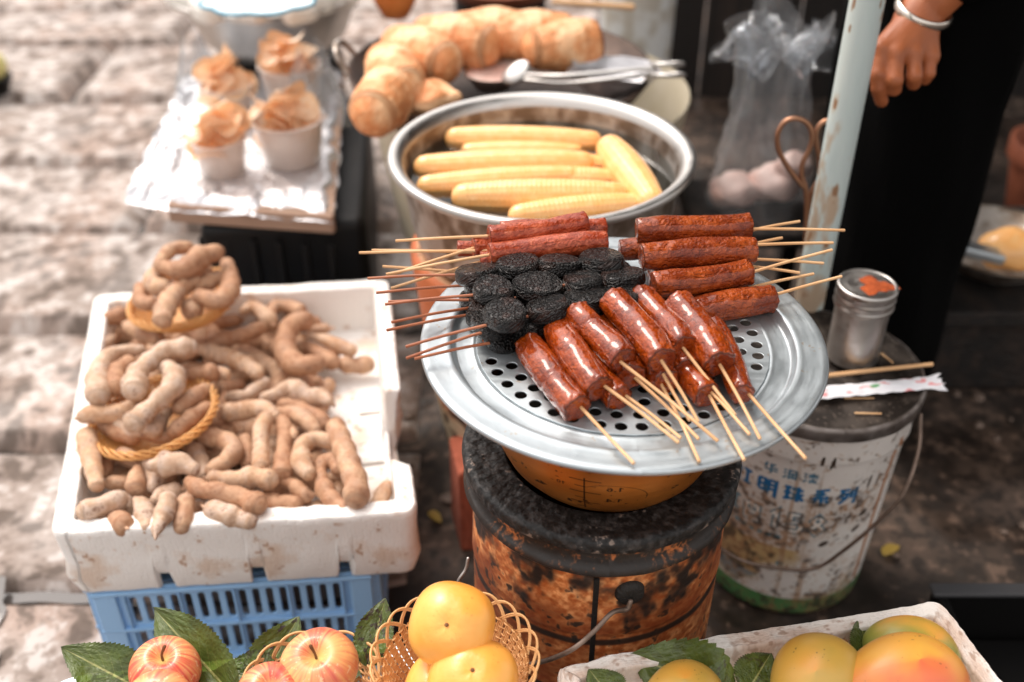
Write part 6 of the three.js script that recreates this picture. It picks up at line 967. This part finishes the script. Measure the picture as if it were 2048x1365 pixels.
{
  let g = thing('wicker_basket', 'round wicker basket with looped rim holding persimmons', 'basket', 'wicker fruit baskets');
  basket(g, [PB[0], PB[1] - 0.066, PB[2]], 0.070, 0.058, { mat: M.wicker, spokes: 40, rows: 12, cane: 0.00115, loopH: 0.017, double: 4 }); base(g);
  const A2 = [-0.1942, 0.3342, -0.6441], A1 = [-0.368, 0.3008, -0.6452];
  g = thing('wicker_basket', 'wicker basket with looped rim under the middle apples', 'basket', 'wicker fruit baskets');
  basket(g, [A2[0], A2[1] - 0.05, A2[2]], 0.062, 0.05, { mat: M.wicker, spokes: 30, rows: 16, loopH: 0.016 }); base(g);
  g = thing('wicker_basket', 'reddish brown wicker basket under the left apples', 'basket', 'wicker fruit baskets');
  basket(g, [A1[0], A1[1] - 0.05, A1[2]], 0.062, 0.05, { mat: M.wickerBrown, spokes: 30, rows: 16, loopH: 0.016 }); base(g);
  const support = (p, y1) => { };
  // fruit
  const persimmon = (label, c, r, tiltX, tiltZ) => {
    const prof = []; for (let i = 0; i <= 26; i++) { const f = i / 26, th = -Math.PI / 2 + Math.PI * f; let rad = Math.cos(th) * r * (1 + 0.05 * Math.cos(th * 2)), y = Math.sin(th) * r * 0.80; y -= 0.10 * r * Math.exp(-Math.pow(rad / (0.22 * r), 2)) * Math.sign(th); prof.push([rad, y]); }
    const t = thing('persimmon', label, 'persimmon', 'persimmons in the wicker basket'), gg = lathe(prof, 56, [0, 0, 0], (a, y) => 1 + 0.028 * Math.cos(4 * a) + 0.018 * Math.sin(a + 0.5), 'raw');
    const m = part(t, 'flesh', gg, M.persimmon); m.position.set(...c); m.rotation.set(tiltX, 0.5, tiltZ);
    const up = new THREE.Vector3(0, 1, 0).applyEuler(m.rotation), d = part(t, 'blossom_tip', new THREE.SphereGeometry(0.0022, 10, 8).scale(1, 0.6, 1), M.stalk); d.position.set(...c).addScaledVector(up, r * 0.71); base(t);
  };
  persimmon('whole persimmon on top of the basket with its blossom tip towards the viewer', [-0.0572, 0.4262, -0.6536], 0.0395, 0.62, 0.1);
  persimmon('persimmon in front, cut off by the bottom edge', [-0.0369, 0.3982, -0.6133], 0.0405, 0.35, -0.05);
  persimmon('persimmon hidden underneath in the basket', [PB[0] - 0.012, PB[1] - 0.02, PB[2] + 0.02], 0.036, 0.2, 0);
  const apple = (label, c, r, k, tx, tz, ry, stalk = true) => {
    const prof = []; for (let i = 0; i <= 30; i++) { const f = i / 30, th = -Math.PI / 2 + Math.PI * f; const rad = Math.cos(th) * r * (1 + 0.06 * Math.sin(th)); let y = Math.sin(th) * r * 0.9; y -= (th > 0 ? 0.36 : -0.2) * r * Math.exp(-Math.pow(rad / (0.27 * r), 2)); prof.push([rad, y]); }
    const t = thing('apple', label, 'apple', 'apples in the wicker baskets'), m = part(t, 'skin', lathe(prof, 64, [0, 0, 0], (a, y) => 1 + 0.02 * Math.cos(5 * a) * clamp(0.5 - y / r) + 0.015 * Math.sin(a * 2 + 1), 'raw'), M.apple[k]); m.position.set(...c); m.rotation.set(tx, ry, tz);
    const up = new THREE.Vector3(0, 1, 0).applyEuler(m.rotation), p0 = V(c).addScaledVector(up, r * 0.50);
    if (stalk) part(t, 'stalk', tube([p0, p0.clone().addScaledVector(up, r * 0.25).add(new THREE.Vector3(-0.001, 0, -0.002)), p0.clone().addScaledVector(up, r * 0.5).add(new THREE.Vector3(-0.004 + 0.006 * (1 - k), 0.001, -0.005))], [0.0014, 0.0012, 0.0018], { sides: 7 }), M.stalk);
    base(t);
  };
  apple('red striped apple at the left front with a dried stalk', [-0.3404, 0.3534, -0.6576], 0.0345, 0, 0.16, -0.12, 0.6);
  apple('pale red striped apple in the middle with a short brown stalk', [-0.1856, 0.3732, -0.6471], 0.0375, 1, 0.22, 0.04, 1.9);
  apple('apple low in front of the middle apple, only its top in view', [-0.227, 0.3701, -0.6144], 0.0330, 0, 0.1, 0.2, 3.0, false);
  apple('apple below the left red apple, only its top in view', [-0.3311, 0.3647, -0.6106], 0.0330, 1, 0.3, -0.1, 4.2, false);
}
{ // leaves tucked between the fruit
  const put = (label, k, L, W, from, to, nrm, o) => {
    const a = V(from), d = V(to).sub(a), z = d.clone().normalize(), n = new THREE.Vector3(...nrm), x = new THREE.Vector3().crossVectors(n, z).normalize(), y = new THREE.Vector3().crossVectors(z, x), g = leafGeo(d.length(), W, o);
    g.applyMatrix4(new THREE.Matrix4().makeBasis(x, y, z).setPosition(a)); solo('green_leaf', label, 'leaf', g, M.leaf[k], 'green leaves among the fruit');
  };
  put('large upright green leaf behind the left red apple', 0, 0, 0.072, [-0.2717, 0.333, -0.6433], [-0.3734, 0.3662, -0.7276], [0.1, 0.55, 0.8], { curl: 0.1, teeth: 26 });
  put('broad green leaf at the far left pointing up left', 0, 0, 0.060, [-0.362, 0.318, -0.6572], [-0.453, 0.3577, -0.685], [0.25, 0.8, 0.5], { curl: 0.15, teeth: 22 });
  put('spotted green leaf with a torn brown tip behind the middle apple', 1, 0, 0.056, [-0.258, 0.3188, -0.6578], [-0.2211, 0.3512, -0.7293], [-0.1, 0.5, 0.85], { curl: 0.05, teeth: 18 });
  put('black mottled leaf standing left of the persimmon basket', 2, 0, 0.044, [-0.1459, 0.3322, -0.6794], [-0.1306, 0.3746, -0.7335], [-0.2, 0.45, 0.85], { curl: 0.05, teeth: 18 });
  put('dark leaf lying flat between the apples', 3, 0, 0.05, [-0.232, 0.3303, -0.6658], [-0.302, 0.3364, -0.6701], [0, 1, 0.2], { curl: 0.1 });
  put('dark green leaf under the middle basket at the right', 3, 0, 0.05, [-0.1975, 0.3178, -0.6937], [-0.1473, 0.3227, -0.6849], [0, 1, 0.3], { curl: 0.1 });
}
{ // mango box
  const g = thing('foam_box', 'dirty white polystyrene box of mangoes at the lower right', 'box');
  const c = [[0.040, -0.655], [0.4425, -0.7355], [0.545, -0.35], [0.10, -0.28]]; // back left, back right, front right, front left
  cache = {}; foamBox(g, [c[3], c[2], c[1], c[0]], { y0: 0.255, y1: 0.372, thick: 0.021, floor: 0.275, mat: M.foamDirty, round: 0.02, crumb: 0.0022, seed: 9, top: (k, f) => 0.372 + 0.0045 * (fbm(f, k / 4, 9, 4, 3, 77) - 0.5) - (k === 2 ? 0.006 * sm(0.86, 0.93, f) : 0), foot: () => 0.255 });
  base(g);
  const mango = (label, p, s, k, rot) => { const gg = new THREE.SphereGeometry(1, 56, 40), q = gg.attributes.position; for (let i = 0; i < q.count; i++) { const x = q.getX(i), y = q.getY(i), z = q.getZ(i), k2 = 1 + 0.12 * x - 0.05 * x * x; q.setXYZ(i, x + 0.06 * z * z, y * k2, z * k2 + 0.10 * x * x); } gg.scale(...s); gg.computeVertexNormals(); const t = thing('mango', label, 'mango', 'mangoes in the foam box'); const m = part(t, 'skin', gg, M.mango[k]); m.position.set(...p); m.rotation.set(...rot); const st = part(t, 'stalk_scar', new THREE.SphereGeometry(0.004, 10, 8), M.stalk); st.position.copy(new THREE.Vector3(s[0] * 1.0, 0, s[2] * 0.1).applyEuler(m.rotation)).add(m.position); base(t); };
  mango('large red flushed mango at the right of the foam box', [0.3649, 0.3881, -0.6209], [0.062, 0.042, 0.044], 0, [0.2, 0.1, -0.12]);
  mango('plain yellow mango left of the red flushed one', [0.2847, 0.3759, -0.6245], [0.052, 0.042, 0.042], 1, [0.1, 0.9, 0.3]);
  mango('green mango behind the red flushed one against the box wall', [0.3933, 0.3638, -0.671], [0.050, 0.038, 0.038], 2, [0.2, -0.3, -0.35]);
  mango('small orange mango nearest the bottom edge, in front of the leaves', [0.1593, 0.3659, -0.6175], [0.042, 0.034, 0.034], 1, [0.1, 0.3, 0]);
  mango('mango lying underneath at the right of the box', [0.361, 0.3309, -0.6419], [0.055, 0.040, 0.040], 1, [0, 0.5, 0]);
  const put = (label, k, W, from, to, nrm, o) => {
    const a = V(from), d = V(to).sub(a), z = d.clone().normalize(), n = new THREE.Vector3(...nrm), x = new THREE.Vector3().crossVectors(n, z).normalize(), y = new THREE.Vector3().crossVectors(z, x), q = leafGeo(d.length(), W, o);
    q.applyMatrix4(new THREE.Matrix4().makeBasis(x, y, z).setPosition(a)); solo('green_leaf', label, 'leaf', q, M.leaf[k], 'green leaves in the mango box');
  };
  put('wavy dark green leaf leaning on the back wall of the mango box', 0, 0.085, [0.2124, 0.3565, -0.6232], [0.115, 0.3794, -0.6575], [0.1, 0.7, 0.7], { wav: 0.12, curl: 0.25, teeth: 12 });
  put('dark green leaf folded over beside the wavy one', 3, 0.06, [0.1961, 0.3689, -0.6197], [0.1486, 0.3832, -0.6663], [0.3, 0.6, 0.7], { wav: 0.1, curl: 0.5 });
  put('small curled leaf with a brown tip left of the yellow mango', 3, 0.05, [0.2219, 0.3597, -0.6254], [0.2531, 0.3773, -0.6621], [-0.3, 0.5, 0.8], { wav: 0.1, curl: 0.2 });
  put('dark leaf standing behind the green mango', 0, 0.05, [0.3512, 0.3591, -0.6616], [0.3523, 0.3723, -0.7075], [0.2, 0.3, 0.9], { curl: 0.1 });
  put('leaf tip at the left inside corner of the mango box', 0, 0.045, [0.0981, 0.3546, -0.6218], [0.0733, 0.38, -0.6396], [0, 0.7, 0.7], { curl: 0.1 });
}

renderer.render(scene, camera);
